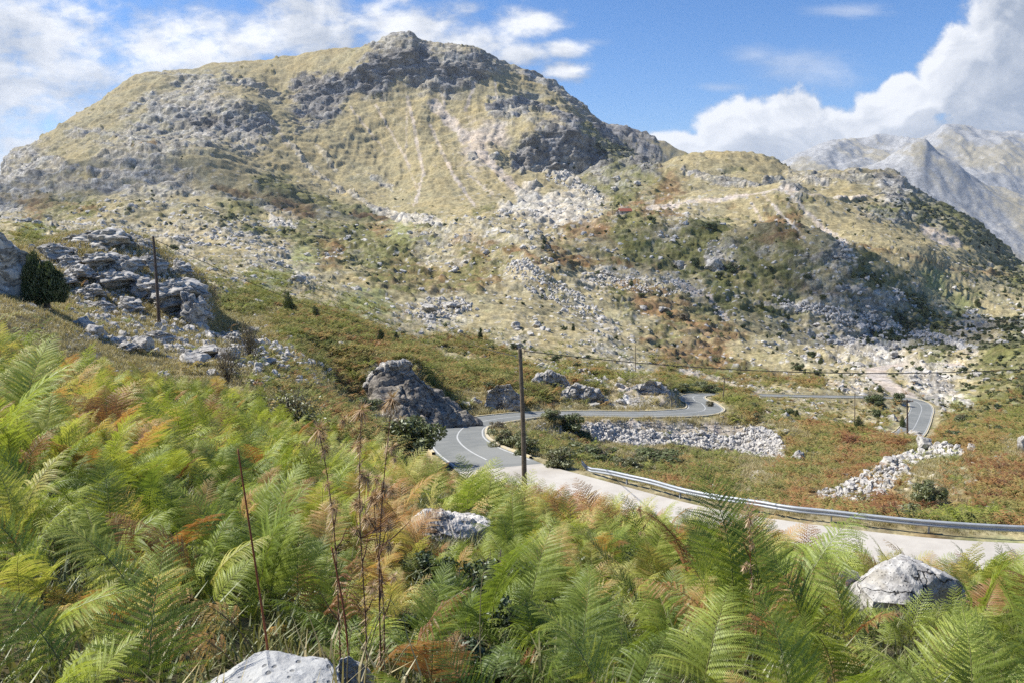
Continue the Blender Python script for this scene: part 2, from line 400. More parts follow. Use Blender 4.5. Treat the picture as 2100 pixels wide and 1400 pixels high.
def bilerp_rows(arr, X, Y):
    """value of a terrain array at world X, Y (arrays)"""
    X = np.atleast_1d(np.asarray(X, float)); Y = np.atleast_1d(np.asarray(Y, float))
    s = X / (Y - APEX)
    fi = np.interp(s, SA, np.arange(NC))
    i0 = np.clip(fi.astype(int), 0, NC - 2); fr = fi - i0
    out = np.zeros(len(X))
    lo = np.zeros(len(X), int); hi = np.full(len(X), NR - 1)
    for side, wgt in ((0, 1 - fr), (1, fr)):
        c = i0 + side
        lo = np.zeros(len(X), int); hi = np.full(len(X), NR - 1)
        while np.any(hi - lo > 1):
            mid = (lo + hi) // 2
            g = TY[mid, c] <= Y
            lo = np.where(g & (hi - lo > 1), mid, lo); hi = np.where(~g & (hi - lo > 1), mid, hi)
            if np.all(hi - lo <= 1):
                break
        y0 = TY[lo, c]; y1 = TY[hi, c]
        t = np.clip((Y - y0) / np.maximum(y1 - y0, 1e-6), 0, 1)
        out += wgt * (arr[lo, c] * (1 - t) + arr[hi, c] * t)
    return out

def ground(X, Y):
    r = bilerp_rows(TZ, X, Y)
    return r if np.ndim(X) else float(r[0])

_steps = np.exp(np.linspace(math.log(1.0), math.log(3400), 2600))
def pick(px, py, ymin=1.0, ymax=3400):
    """first terrain point seen through a photo pixel -> X, Y, Z"""
    a, e = ray(px, py)
    st = _steps[(_steps >= ymin) & (_steps <= ymax)]
    zt = bilerp_rows(TZ, a * st, st)
    zr = e * st
    hit = np.nonzero(zr < zt)[0]
    if len(hit) == 0:
        k = int(np.argmin(zr - zt)); y = st[k]
    elif hit[0] == 0:
        y = st[0]
    else:
        k = hit[0]
        d0 = zr[k - 1] - zt[k - 1]; d1 = zt[k] - zr[k]
        y = st[k - 1] + (st[k] - st[k - 1]) * d0 / max(d0 + d1, 1e-9)
    return np.array([a * y, y, ground(a * y, y)])
# ------------------------------------------------------------------ base relief: large noise first, then the graded road
PXB, PYB = project(TX, TY, TZ)
SP = np.maximum(TY - 0, 2.0) * 0.0012           # grid spacing across, metres
def octave_fade(lam):
    return np.clip((lam / SP - 2.0) / 2.5, 0, 1)
relief = np.zeros_like(TZ)
far_gain = np.clip(TY / 60.0, 0.12, 1.0)
for lam, amp, sd in ((150, 4.0, 1), (60, 2.0, 2), (24, 1.0, 3), (10, 0.42, 4)):
    on = np.clip(TY / (lam * 2.2) - 0.5, 0, 1) * np.clip((2300 - TY) / 300, 0.25, 1)
    near_road = 1.0
    relief += on * octave_fade(lam) * amp * fbm(TX / lam + 3.1, TY / lam + 1.7, 2, sd) * 0.8
relief *= np.clip((TY - 60) / 120, 0, 1) * 0.85 + 0.15 * np.clip((TY - 6) / 10, 0, 1)
fold = fbm((TX + .55 * TY) / 120.0, (TY - .4 * TX) / 210.0, 3, 21, gain=.45, ridged=True)
relief += fold * 7.0 * np.clip((TY - 200) / 150, 0, 1) * np.clip((1000 - TY) / 300, 0, 1)
# gullies down the big face
gx = TX * 1.0
gully = fbm(TX / 38.0 + 0.15 * fbm(TX / 120, TY / 120, 2, 91) * 4, TY / 420.0, 4, 77, ridged=True)
face = np.clip((TY - 1150) / 250, 0, 1) * np.clip((2150 - TY) / 100, 0, 1)
relief += face * gully * 4.5 + face * 16 * fbm(TX / 210.0, TY / 500.0, 2, 79)
TZ = TZ + relief

# ---- the road, as centre points read off the photograph and dropped on the terrain
ROAD_PX = [(2500, 1128, 6.4), (2300, 1126, 6.4), (2100, 1122, 6.4), (1900, 1158, 6.4), (1700, 1134, 6.4), (1500, 1102, 6.6), (1350, 1068, 6.6), (1200, 1024, 6.4), (1110, 992, 6.0),
           (1045, 967, 5.8), (1003, 944, 5.4), (968, 928, 5.2), (944, 908, 5.0), (938, 892, 5.0), (952, 877, 4.9), (985, 865, 4.8), (1040, 855, 4.6), (1100, 850.5, 4.3),
           (1200, 849.5, 3.9), (1300, 849.5, 3.8), (1380, 848.5, 4.2), (1425, 845, 5.4), (1446, 838, 5.8), (1440, 828, 5.6), (1425, 820, 5.2), (1422, 813, 4.6), (1440, 809, 4.2), (1500, 809, 3.6),
           (1600, 811, 3.6), (1700, 813, 3.8), (1790, 814, 4.2), (1850, 818, 5.4), (1880, 824, 6.0), (1890, 836, 6.0), (1886, 852, 5.8), (1878, 870, 5.4), (1868, 885, 5.0), (1852, 897, 4.6)]
pts = []
for (x, y, w) in ROAD_PX:
    p = pick(x, y, 20 if x > 1150 or y > 900 else 50, 330) if x <= 2100 else None
    pts.append(p)
pts[2] = np.array([19.7, 28.7, -13.25]); pts[1] = np.array([26.5, 28.1, -13.25]); pts[0] = np.array([39.0, 27.6, -13.25])
RP = np.array(pts)
RW = np.array([r[2] for r in ROAD_PX])
# smooth the heights along the way
dist = np.concatenate([[0], np.cumsum(np.linalg.norm(np.diff(RP[:, :2], axis=0), axis=1))])
def catmull(P, n):
    out = []
    for i in range(len(P) - 1):
        p0 = P[max(i - 1, 0)]; p1 = P[i]; p2 = P[i + 1]; p3 = P[min(i + 2, len(P) - 1)]
        for j in range(n):
            t = j / n
            out.append(0.5 * ((2 * p1) + (-p0 + p2) * t + (2 * p0 - 5 * p1 + 4 * p2 - p3) * t * t + (-p0 + 3 * p1 - 3 * p2 + p3) * t ** 3))
    out.append(P[-1])
    return np.array(out)
RC = catmull(np.column_stack([RP, RW]), 24)
acc = np.concatenate([[0], np.cumsum(np.linalg.norm(np.diff(RC[:, :2], axis=0), axis=1))])
NRC = int(acc[-1] / 0.8)
sN = np.linspace(0, acc[-1], NRC)
RC = np.column_stack([np.interp(sN, acc, RC[:, k]) for k in range(4)])
ker = np.hanning(25); ker /= ker.sum()
for k in (0, 1, 2, 3):
    kk = ker if k >= 2 else np.hanning(9) / np.hanning(9).sum()
    h = len(kk) // 2
    RC[:, k] = np.convolve(np.pad(RC[:, k], h, mode='edge'), kk, mode='valid')
RT = np.gradient(RC[:, :2], axis=0); RT /= np.linalg.norm(RT, axis=1)[:, None]
RN = np.column_stack([-RT[:, 1], RT[:, 0]])         # to the left of travel

def grade(Pc, halfw, blend, drop=0.05):
    """flatten the terrain to a graded bed along polyline points"""
    global TZ
    x0, x1 = Pc[:, 0].min() - 20, Pc[:, 0].max() + 20
    y0, y1 = Pc[:, 1].min() - 20, Pc[:, 1].max() + 20
    cand = np.nonzero((TX > x0) & (TX < x1) & (TY > y0) & (TY < y1))
    cx, cy = TX[cand], TY[cand]
    best = np.full(len(cx), 1e9); bz = np.zeros(len(cx)); bh = np.zeros(len(cx))
    step = 60
    for a in range(0, len(Pc), step):
        seg = Pc[a:a + step + 1]
        m = np.nonzero((cx > seg[:, 0].min() - 16) & (cx < seg[:, 0].max() + 16) & (cy > seg[:, 1].min() - 16) & (cy < seg[:, 1].max() + 16))[0]
        for b in range(0, len(m), 40000):
            mm = m[b:b + 40000]
            d = (cx[mm, None] - seg[None, :, 0]) ** 2 + (cy[mm, None] - seg[None, :, 1]) ** 2
            j = d.argmin(1); dm = np.sqrt(d[np.arange(len(mm)), j])
            up = dm < best[mm]
            best[mm] = np.where(up, dm, best[mm]); bz[mm] = np.where(up, seg[j, 2], bz[mm]); bh[mm] = np.where(up, halfw[a + np.minimum(j, len(halfw) - a - 1)], bh[mm])
    over = best - bh
    t = np.clip(over / blend, 0, 1); t = t * t * (3 - 2 * t)
    t = np.where(best > 1e8, 1, t)
    TZ[cand] = TZ[cand] * t + (bz - drop) * (1 - t)
    M = np.zeros_like(TZ); M[cand] = 1 - np.clip(over / blend, 0, 1)
    D = np.full(TZ.shape, 1e9); D[cand] = over
    return D
RD = grade(RC, RC[:, 3] / 2 + 0.55, 2.6)

# the gravel track climbing behind the far bend
TRK = np.array([pick(x, y, 100, 700) for (x, y) in ((1856, 812), (1835, 797), (1812, 782), (1797, 768), (1800, 757), (1830, 750), (1885, 746), (1960, 747))])
TRK = catmull(TRK, 40)
TRD = grade(TRK, np.full(len(TRK), 3.0), 3.0, 0.0)
BENCH = catmull(np.array([pick(x, y, 500, 1300) for (x, y) in ((1270, 441), (1330, 432), (1400, 420), (1470, 408), (1530, 400), (1590, 389))]), 30)
BD = grade(BENCH, np.full(len(BENCH), 2.5), 6.0, 0.0)
BEN2 = catmull(np.array([pick(x, y, 500, 1500) for (x, y) in ((1590, 389), (1690, 404), (1780, 404), (1850, 405))]), 30)
BD2 = grade(BEN2, np.full(len(BEN2), 2.5), 5.0, 0.0)

YN = TY + 1.15 * TZ * np.clip((TY - 60) / 100, 0, 1)
# ------------------------------------------------------------------ ground cover, read off the photograph in 50 px cells (y = 50 ... 1100)
COVER = [
 'yyyyyyyyyygggggrrrrygggggggggggggggggggggg',
 'yyyyyyyggygggygcccrcrygggggggggggggggggggg',
 'yyyyygyrrygyccccgrcygyyrgggggggggggggggggg',
 'yyyyyyrrrrygccggggggrryyrcgggggggggggggggg',
 'yyyyyrrrrrrygggggggssgcccccggggggggggggggg',
 'rryyrrryyyyggggggggsygccctcygggggggggggggg',
 'rrryrrrrygyogggggggggggprtobyyggrgggrrrrrr',
 'rbooyyyyyoobbyygggggyySSpobbpgggbgggrttttS',
 'dGpppppppppyooobGopppppbboopoogbbgggggpttt',
 'dyyyyyypddppGboomppmmbbddoooorooooroggdddt',
 'ddyyyyyydpGGpddmmmmmppmdpbbodoyoodyoodGddt',
 'yyyyyyyydGGdddGGdppddddpddbbooooopprrtdGdd',
 'ffyyyyydddpmmmddpppddpddpddmbbddppprttoppt',
 'ffffdddpddmmmmmbmmddppddppdbbbddddppSptpoo',
 'ffffffddddmmmmmrrmmmmddbbppmmmmddddpdSSpoo',
 'ffffffffdddmommrrrmpmmmpprrpGmmdpdddddSGoo',
 'ffffffffffffmmmrrpddpppppppppmmddpddGomomo',
 'ffffffffffffffmmmddppmmmppppppppmommbmbbmp',
 'ffffffffffffffffffffffmmommbmmppmmbbmpppbb',
 'ffffffffffffffffffffffommmmbmbmmbbmbbppbbm',
 'fffffffffffffffffffffffpmbmmGmbbmpmpbbbGbb',
 'fffffffffffffffffffffffddddmmmppmddoommGGG',
]
MATS = ('grass', 'green', 'rust', 'olive', 'stone', 'rock', 'cliff', 'scree', 'litter')
CLS = {
 'g': dict(grass=.88, rock=.03, olive=.07, stone=.03, rust=.02),
 'y': dict(grass=.64, rock=.17, olive=.16, stone=.05),
 'r': dict(grass=.32, rock=.52, olive=.14, cliff=.04),
 'c': dict(grass=.14, cliff=.78, olive=.1),
 's': dict(grass=.34, scree=.62, stone=.1),
 'S': dict(grass=.2, rock=.25, stone=.6, scree=.12),
 'o': dict(olive=.56, grass=.24, rust=.1, rock=.12),
 'b': dict(rust=.5, olive=.26, grass=.22, stone=.08),
 'p': dict(stone=.30, grass=.46, olive=.12, scree=.1, rust=.05),
 'd': dict(grass=.6, stone=.12, green=.12, olive=.08, rust=.05),
 'm': dict(olive=.42, rust=.33, grass=.17, stone=.08, green=.1),
 'G': dict(green=.72, grass=.2, stone=.1, olive=.1),
 't': dict(olive=.6, rock=.26, grass=.2),
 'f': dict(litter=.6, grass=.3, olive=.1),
}
NM = len(MATS)
cg = np.array([[[CLS[ch].get(m, 0.015) for m in MATS] for ch in row[:42]] for row in COVER])     # rows, cols, mats
PX, PY = project(TX, TY, TZ)
wx = 26 * fbm(TX / (TY * .045 + 2) + 9, TY / (TY.mean() * .05), 3, 31) + 12 * perlin(PX / 22.0, PY / 15.0, 32)
wy = 18 * fbm(TX / (TY * .045 + 2) - 5, TY / (TY.mean() * .04), 3, 35) + 9 * perlin(PX / 22.0 + 7, PY / 15.0, 36)
gxi = np.clip((PX + wx - 25) / 50.0, 0, 40.999); gyi = np.clip((PY + wy - 75) / 50.0, 0, len(COVER) - 1.001)
ix = gxi.astype(int); iy = gyi.astype(int); fx = gxi - ix; fy = gyi - iy
fx = fx * fx * (3 - 2 * fx); fy = fy * fy * (3 - 2 * fy)
Wt = (cg[iy, ix] * ((1 - fx) * (1 - fy))[..., None] + cg[iy, ix + 1] * (fx * (1 - fy))[..., None]
      + cg[iy + 1, ix] * ((1 - fx) * fy)[..., None] + cg[iy + 1, ix + 1] * (fx * fy)[..., None])
# patches and streaks with a shape of their own: (kind, points in the photo, half width, cover, strength)
def stroke(pts, hw, cls, k=1.0, rag=0.5, ylim=None):
    global Wt
    P = np.array(pts, float)
    x0, x1 = P[:, 0].min() - hw * 3, P[:, 0].max() + hw * 3
    y0, y1 = P[:, 1].min() - hw * 3, P[:, 1].max() + hw * 3
    sel = (PX > x0) & (PX < x1) & (PY > y0) & (PY < y1) & (TY > 25)
    if ylim:
        sel &= (TY > ylim[0]) & (TY < ylim[1])
    idx = np.nonzero(sel)
    qx, qy = PX[idx], PY[idx]
    best = np.full(len(qx), 1e9)
    for i in range(max(len(P) - 1, 1)):
        a = P[i]; b = P[min(i + 1, len(P) - 1)]
        ab = b - a; L = max((ab ** 2).sum(), 1e-6)
        t = np.clip(((qx - a[0]) * ab[0] + (qy - a[1]) * ab[1]) / L, 0, 1)
        best = np.minimum(best, np.hypot(qx - a[0] - ab[0] * t, qy - a[1] - ab[1] * t))
    n = fbm(qx / (hw * .9 + 3), qy / (hw * .9 + 3), 3, 55)
    f = np.clip((1.15 - best / hw + n * rag * 1.6) * 1.8, 0, 1) * k
    tgt = np.array([CLS[cls].get(m, 0.015) for m in MATS])
    Wt[idx] = Wt[idx] * (1 - f[:, None]) + tgt * f[:, None]
STROKES = [
 ([(640, 188), (700, 176), (770, 150), (835, 130)], 22, 'c', 1), ([(875, 140), (930, 150), (975, 142)], 17, 'c', .9), ([(845, 110), (850, 165)], 10, 'c', 1),
 ([(1070, 330), (1090, 300), (1130, 295), (1170, 285)], 27, 'c', 1), ([(1160, 330), (1190, 340)], 14, 'r', 1), ([(1000, 222), (1060, 205), (1130, 225), (1200, 262), (1260, 305)], 9, 'c', .9),
 ([(1060, 140), (1130, 175), (1190, 215), (1215, 235)], 9, 'r', .9), ([(1200, 265), (1240, 300), (1280, 325)], 14, 't', .9),
 ([(340, 240), (400, 215), (450, 230), (540, 250)], 22, 'r', 1), ([(400, 250), (480, 255), (550, 262)], 17, 'c', .8), ([(250, 235), (300, 200), (360, 200)], 9, 'r', .7),
 ([(460, 160), (520, 175), (570, 205)], 12, 'r', .8), ([(140, 275), (200, 270), (260, 282), (340, 285)], 9, 'r', .8), ([(15, 350), (60, 340), (130, 345)], 18, 'r', 1),
 ([(190, 350), (230, 330), (260, 310), (330, 312)], 14, 'r', 1), ([(480, 300), (515, 310)], 12, 'r', .9), ([(610, 270), (650, 255)], 8, 'r', .6), ([(770, 365), (800, 385)], 10, 'r', .9), ([(965, 320), (1015, 322)], 8, 'r', 1),
 ([(100, 360), (200, 380), (300, 370)], 10, 'r', .8), ([(430, 400), (520, 410), (610, 455)], 8, 'r', .5), ([(560, 455), (600, 470)], 10, 'S', 1),
 # scree gullies
 ([(890, 215), (925, 250), (955, 285)], 13.5, 's', 1), ([(955, 285), (1000, 330), (1045, 375), (1080, 410)], 10.8, 's', 1), ([(1080, 400), (1100, 425), (1140, 445)], 26, 'S', 1), ([(1030, 430), (1180, 440)], 14, 'S', .8),
 ([(835, 200), (848, 250), (856, 300), (870, 360), (850, 420)], 4.3, 's', .9), ([(882, 255), (905, 310), (930, 360), (975, 425)], 4.3, 's', .9), ([(770, 215), (800, 270), (840, 340)], 3.2, 's', .8),
 ([(718, 220), (750, 260), (790, 310)], 3.0, 's', .7), ([(975, 165), (962, 205), (955, 225)], 4.1, 's', .9), ([(1015, 165), (1018, 200)], 2.7, 's', .7), ([(900, 180), (912, 215)], 3.2, 's', .8), ([(835, 200), (832, 330), (860, 400)], 3.0, 's', .6),
 ([(590, 290), (640, 350), (700, 390), (780, 430), (860, 450)], 5, 'S', .7), ([(650, 300), (690, 350)], 6, 'S', .6), ([(760, 430), (820, 450), (900, 460)], 9, 'S', .9), ([(560, 250), (590, 300)], 4.1, 's', .6),
 ([(1100, 345), (1160, 365), (1200, 385), (1230, 415)], 9, 'S', 1), ([(960, 360), (1010, 400)], 3.2, 's', .7), ([(1130, 240), (1200, 300)], 4.1, 's', .3),
 # spur, dark brackens
 ([(520, 370), (600, 395), (700, 425), (770, 450)], 13, 'o', .9), ([(440, 385), (520, 400), (640, 440)], 8, 'b', .8), ([(720, 440), (790, 452)], 7, 'b', .9), ([(270, 297), (320, 298)], 3, 'b', .9), ([(0, 400), (80, 420), (200, 430)], 8, 'b', .6),
 ([(500, 470), (640, 480), (760, 485)], 9, 'o', .9), ([(740, 500), (830, 505)], 13, 'o', .9), ([(850, 480), (1000, 470), (1120, 462)], 9, 'p', .9), ([(930, 495), (960, 480)], 10, 'b', .4),
 ([(1150, 470), (1190, 465)], 8, 'b', 1), ([(1120, 530), (1200, 540), (1290, 545)], 13, 'b', .9), ([(1150, 505), (1250, 520)], 8, 'o', .5), ([(970, 440), (1010, 425)], 7, 'o', .8), ([(850, 460), (870, 430)], 8, 'o', .3),
 # middle hills
 ([(1060, 540), (1110, 570), (1180, 620)], 10, 'p', 1), ([(1210, 570), (1280, 560), (1380, 575), (1440, 600)], 18, 'p', 1), ([(1390, 580), (1450, 610), (1490, 650)], 7, 's', .7), ([(1000, 480), (1080, 500), (1150, 560)], 10, 'p', .7),
 ([(850, 560), (950, 570), (1020, 575)], 13, 'm', .9), ([(830, 600), (930, 600)], 9, 'm', .6), ([(1010, 520), (1080, 535)], 9, 'd', .8), ([(860, 640), (900, 630), (960, 622)], 11, 'p', 1), ([(1080, 590), (1140, 600)], 6, 'r', .7),
 ([(1260, 600), (1290, 640)], 14, 'o', .8), ([(1320, 690), (1450, 680), (1530, 690)], 13, 'b', .8), ([(1550, 620), (1650, 640)], 6, 'r', .9), ([(1620, 620), (1720, 640), (1800, 660), (1900, 690), (2000, 720)], 7, 'S', .9),
 ([(1350, 500), (1440, 505)], 9, 'o', .9), ([(1550, 510), (1640, 520), (1720, 545)], 10, 'r', .4), ([(1340, 525), (1480, 560), (1560, 590)], 16, 'o', .8), ([(1450, 530), (1475, 555)], 9, 'S', .9), ([(1385, 535), (1400, 545)], 6, 'S', .9),
 ([(1480, 570), (1640, 590), (1740, 600)], 12, 'm', .7), ([(1730, 590), (1790, 600), (1830, 615)], 8, 'S', .9),
 # dome and bench
 ([(1612, 388), (1650, 430), (1690, 470), (1735, 500)], 6, 's', 1), ([(1565, 400), (1600, 440), (1650, 490)], 3.5, 's', .8), ([(1540, 415), (1560, 450)], 3, 's', .7), ([(1500, 430), (1540, 460)], 16, 'b', .4), ([(1570, 430), (1600, 460)], 12, 'b', .7),
 ([(1330, 432), (1420, 415), (1530, 400)], 6, 's', .9), ([(1400, 350), (1480, 375), (1560, 380), (1600, 365)], 7, 'r', .9), ([(1430, 365), (1520, 370)], 5, 'r', .8), ([(1490, 350), (1530, 345)], 6, 'o', .8), ([(1580, 375), (1640, 380)], 6, 'r', .9),
 ([(1660, 365), (1750, 362), (1840, 375)], 15, 'r', .9), ([(1790, 430), (1860, 440), (1900, 450)], 14, 't', 1), ([(1760, 440), (1870, 450)], 13, 'r', .5), ([(1900, 470), (1930, 490), (1960, 500)], 13, 's', 1), ([(1270, 365), (1320, 380), (1330, 410)], 14, 'p', .5), ([(1200, 370), (1260, 395)], 14, 'o', .7), ([(1250, 440), (1290, 425)], 5, 'b', 1),
 ([(1750, 505), (1850, 520), (1950, 550), (2080, 570)], 6, 'b', .6),
 # near hills and slopes
 ([(1550, 760), (1450, 775), (1380, 790)], 9, 'G', .5), ([(1520, 765), (1600, 775), (1680, 780)], 16, 'm', 1), ([(1700, 690), (1760, 720), (1850, 740)], 11, 'S', .9), ([(1880, 755), (1920, 780), (1990, 830)], 8, 'S', 1), ([(1690, 780), (1760, 800)], 9, 's', .5),
 ([(1400, 760), (1500, 790), (1560, 800)], 9, 's', .7), ([(1240, 790), (1320, 800), (1390, 830)], 14, 's', .6), ([(1110, 760), (1180, 770), (1240, 790)], 12, 'r', .8), ([(900, 700), (1000, 715), (1100, 780)], 20, 'm', 1), ([(620, 650), (740, 680), (850, 720)], 22, 'm', .9),
 ([(560, 690), (640, 760), (700, 830)], 13, 'd', .6), ([(1200, 865), (1350, 875), (1560, 880)], 15, 's', .8, .3, (92, 128)), ([(1190, 882), (1350, 905), (1560, 915)], 10, 'p', 1, .3, (92, 128)),
 ([(1060, 885), (1140, 895)], 9, 'd', .9, .3, (60, 110)), ([(1000, 850), (1100, 838), (1380, 838)], 3, 'd', .9), ([(1500, 860), (1620, 850), (1800, 860)], 8, 'd', .6), ([(1640, 870), (1800, 890)], 10, 'm', .6),
 ([(1880, 930), (1960, 945), (1950, 985)], 24, 'G', .8), ([(1920, 1060), (2080, 1060)], 14, 'G', .7),
]
for s_ in STROKES:
    stroke(*s_)
# road shoulders of dry grass and stones
m = np.clip(1.0 - np.abs(RD - 0.6) / 1.3, 0, 1)
Wt = Wt * (1 - m[..., None]) + np.array([CLS['d'].get(k, .015) for k in MATS]) * m[..., None]
for D_, hw in ((TRD, 1.5), (BD, 3.0), (BD2, 3.0)):
    m = np.clip(1.0 - (D_ - 0.0) / hw, 0, 1)
    Wt = Wt * (1 - m[..., None]) + np.array([0.12, .02, .02, .02, .3, .02, .02, .7, .02]) * m[..., None]

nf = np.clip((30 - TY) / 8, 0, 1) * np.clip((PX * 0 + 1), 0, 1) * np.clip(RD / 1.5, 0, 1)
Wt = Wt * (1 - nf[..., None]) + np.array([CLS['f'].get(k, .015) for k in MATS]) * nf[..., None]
# steep ground sheds its grass
gzx = np.gradient(TZ, axis=0) / np.maximum(np.gradient(TY, axis=0), 1e-3)
steep = np.clip((np.abs(gzx) - 0.75) / 0.5, 0, 1) * (TY > 300)
Wt[..., 5] += steep * 0.25; Wt[..., 6] += steep * 0.2
band = fbm(TX / 95.0 + 3, (TZ + .10 * TX) / 13.0 + .8 * fbm(TX / 160, TY / 160, 2, 333), 4, 334, gain=.6)
mtn = np.clip((TY - 950) / 200, 0, 1)
# noise-driven choice between the covers, at scales that follow the distance
SCALES = (300, 110, 40, 15, 6, 2.5, 1.0)
def multi(sd, lo=.012, hi=.16, aniso=1.0):
    tot = np.zeros_like(TZ); wsum = np.zeros_like(TZ)
    for i, lam in enumerate(SCALES):
        r = lam / np.maximum(TY, 4)
        k = np.clip((r - lo * .6) / (lo * .5), 0, 1) * np.clip((hi * 1.8 - r) / hi, 0, 1)
        if not np.any(k > 0):
            continue
        sel = k > 0
        v = np.zeros_like(TZ)
        v[sel] = fbm(TX[sel] / lam + sd * 3.3, YN[sel] / (lam * 1.4) - sd, 3, 100 + sd * 7 + i, gain=.62)
        tot += v * k; wsum += k * k
    return tot / np.sqrt(np.maximum(wsum, 1e-3))
score = np.log(Wt + 0.012)
for k in range(NM):
    score[..., k] += (1.5 - .85 * mtn) * multi(k + 1) + (1.3 - .5 * mtn) * (1.0 * multi(k + 20, .004, .025) if k in (0, 4, 5, 3) else 0)
score[..., 5] += 1.7 * band * mtn; score[..., 6] += 2.0 * band * mtn
score *= 2.3
score -= score.max(-1, keepdims=True)
Ws = np.exp(score); Ws /= Ws.sum(-1, keepdims=True)
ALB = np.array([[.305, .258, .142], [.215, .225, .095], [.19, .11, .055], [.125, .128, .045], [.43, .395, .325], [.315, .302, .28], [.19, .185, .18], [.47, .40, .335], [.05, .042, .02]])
colr = Ws @ ALB
colr *= (1 - .07 * mtn)[..., None]
var = multi(40, .004, .03)
colr *= (1 + 0.28 * var)[..., None]
var2 = multi(41)
colr[..., 0] *= 1 + 0.10 * var2; colr[..., 2] *= 1 - 0.16 * var2
# ------------------------------------------------------------------ fine relief
rocky = Ws[..., 5] + Ws[..., 6] * 1.25 + 0.35 * Ws[..., 4] + 0.1 * Ws[..., 7]
soft_rock = (Wt[..., 5] + Wt[..., 6] * 1.3) / Wt.sum(-1)
disp = mtn * np.clip(rocky, 0, 1.2) * (band * 5.0 + 1.0)
offroad = np.clip((np.minimum(np.minimum(RD, TRD), BD) - 0.3) / 1.5, 0, 1)
for i, lam in enumerate((1.1, 3.0, 8.0, 22.0, 55.0)):
    r = lam / np.maximum(TY, 4)
    k = np.clip((r - .003) / .003, 0, 1) * np.clip((.026 - r) / .012, 0, 1)
    sel = (k > 0) & (TY > 18)
    if not sel.any():
        continue
    b, cr, _ = blocks((TX[sel] + lam * .3 * perlin(TX[sel] / lam, YN[sel] / lam, 3)) / lam, YN[sel] / (lam * 1.1), 60 + i)
    disp[sel] += k[sel] * lam * ((0.17 + 0.06 * Ws[..., 6][sel]) * (1 - .68 * mtn[sel]) * b - 0.05 * np.clip(1 - cr * 5, 0, 1)) * np.clip(rocky[sel] * 1.0 + soft_rock[sel] * .25, 0, 1.3)
    colr[sel] *= (1 - 0.35 * (k[sel] * np.clip(1 - cr * 6, 0, 1) * np.clip(rocky[sel], 0, 1)))[:, None]
for i, lam in enumerate((0.6, 1.6, 4.5, 13.0, 40.0)):
    r = lam / np.maximum(TY, 4)
    k = np.clip((r - .004) / .004, 0, 1) * np.clip((.06 - r) / .03, 0, 1)
    sel = k > 0
    disp[sel] += k[sel] * lam * fbm(TX[sel] / lam, YN[sel] / lam, 2, 80 + i) * (0.16 + .18 * (Ws[..., 2] + Ws[..., 3])[sel] + 0.25 * Ws[..., 4][sel] + 0.2 * rocky[sel])
# single stones and tussocks, a few pixels each, lying on the slopes
stone_cov = (Wt[..., 4] * .55 + Wt[..., 5] * .3 + Wt[..., 7] * .3 + Wt[..., 0] * .04 + Wt[..., 2] * .03) / Wt.sum(-1)
bush_cov = (Wt[..., 3] * .40 + Wt[..., 2] * .14 + Wt[..., 0] * .03) / Wt.sum(-1)
ccn = np.clip(0.5 + 1.3 * multi(50, .02, .12), 0.05, 1.6)
for i, lam in enumerate((0.3, 0.55, 1.0, 1.9, 3.5, 6.5, 12.0)):
    r = lam / np.maximum(TY, 4)
    k = np.clip((r - .0028) / .0012, 0, 1) * np.clip((.0105 - r) / .005, 0, 1)
    sel = (k > 0) & (TY > 18) & (offroad > .3)
    if not sel.any():
        continue
    b, cr, hh = blocks((TX[sel] + 400) / lam, YN[sel] / (lam * 1.25), 160 + i)
    st = (hh < stone_cov[sel] * ccn[sel] * .72) * np.clip(cr * 5 - .25, 0, 1) * k[sel]
    bu = (hh > 1 - bush_cov[sel] * .45 * (1 - .7 * mtn[sel])) * np.clip(cr * 5 - .3, 0, 1) * k[sel]
    tone = (.26 + .26 * ((hh * 37.7) % 1.0))[:, None] * np.array([1.0, .965, .90])
    fade = np.clip(1.25 - TY[sel] / 1700, .12, 1)
    colr[sel] = colr[sel] * (1 - (st * fade)[:, None]) + tone * (st * fade)[:, None]
    tb = np.array([.075, .085, .03]) + ((hh * 91.3) % 1.0)[:, None] * np.array([.06, .03, .01])
    colr[sel] = colr[sel] * (1 - (bu * .85)[:, None]) + tb * (bu * .85)[:, None]
    disp[sel] += lam * (st * (.20 + .2 * b) + bu * .35)
disp = disp * offroad * np.clip((TY - 4) / 20, 0, 1)
gX0, gX1 = np.gradient(TX, axis=1), np.gradient(TX, axis=0)
gY0, gY1 = np.gradient(TY, axis=1), np.gradient(TY, axis=0)
gZ0, gZ1 = np.gradient(TZ, axis=1), np.gradient(TZ, axis=0)
nx = gY0 * gZ1 - gZ0 * gY1; ny = gZ0 * gX1 - gX0 * gZ1; nz = gX0 * gY1 - gY0 * gX1
nl = np.sqrt(nx * nx + ny * ny + nz * nz) + 1e-9
kk_ = np.clip((TY - 160) / 120, 0, 1)
MXD = disp * kk_ * nx / nl; MYD = disp * kk_ * ny / nl
TZ = TZ + disp * (1 - kk_ + kk_ * nz / nl)
print('terrain arrays', round(time.time() - T0, 1))

def principled(name, rough=0.9, spec=0.2):
    m = bpy.data.materials.new(name)
    m.use_nodes = True
    w = NT(m.node_tree)
    b = m.node_tree.nodes['Principled BSDF']
    b.inputs['Roughness'].default_value = rough
    b.inputs['Specular IOR Level'].default_value = spec
    return m, w, b

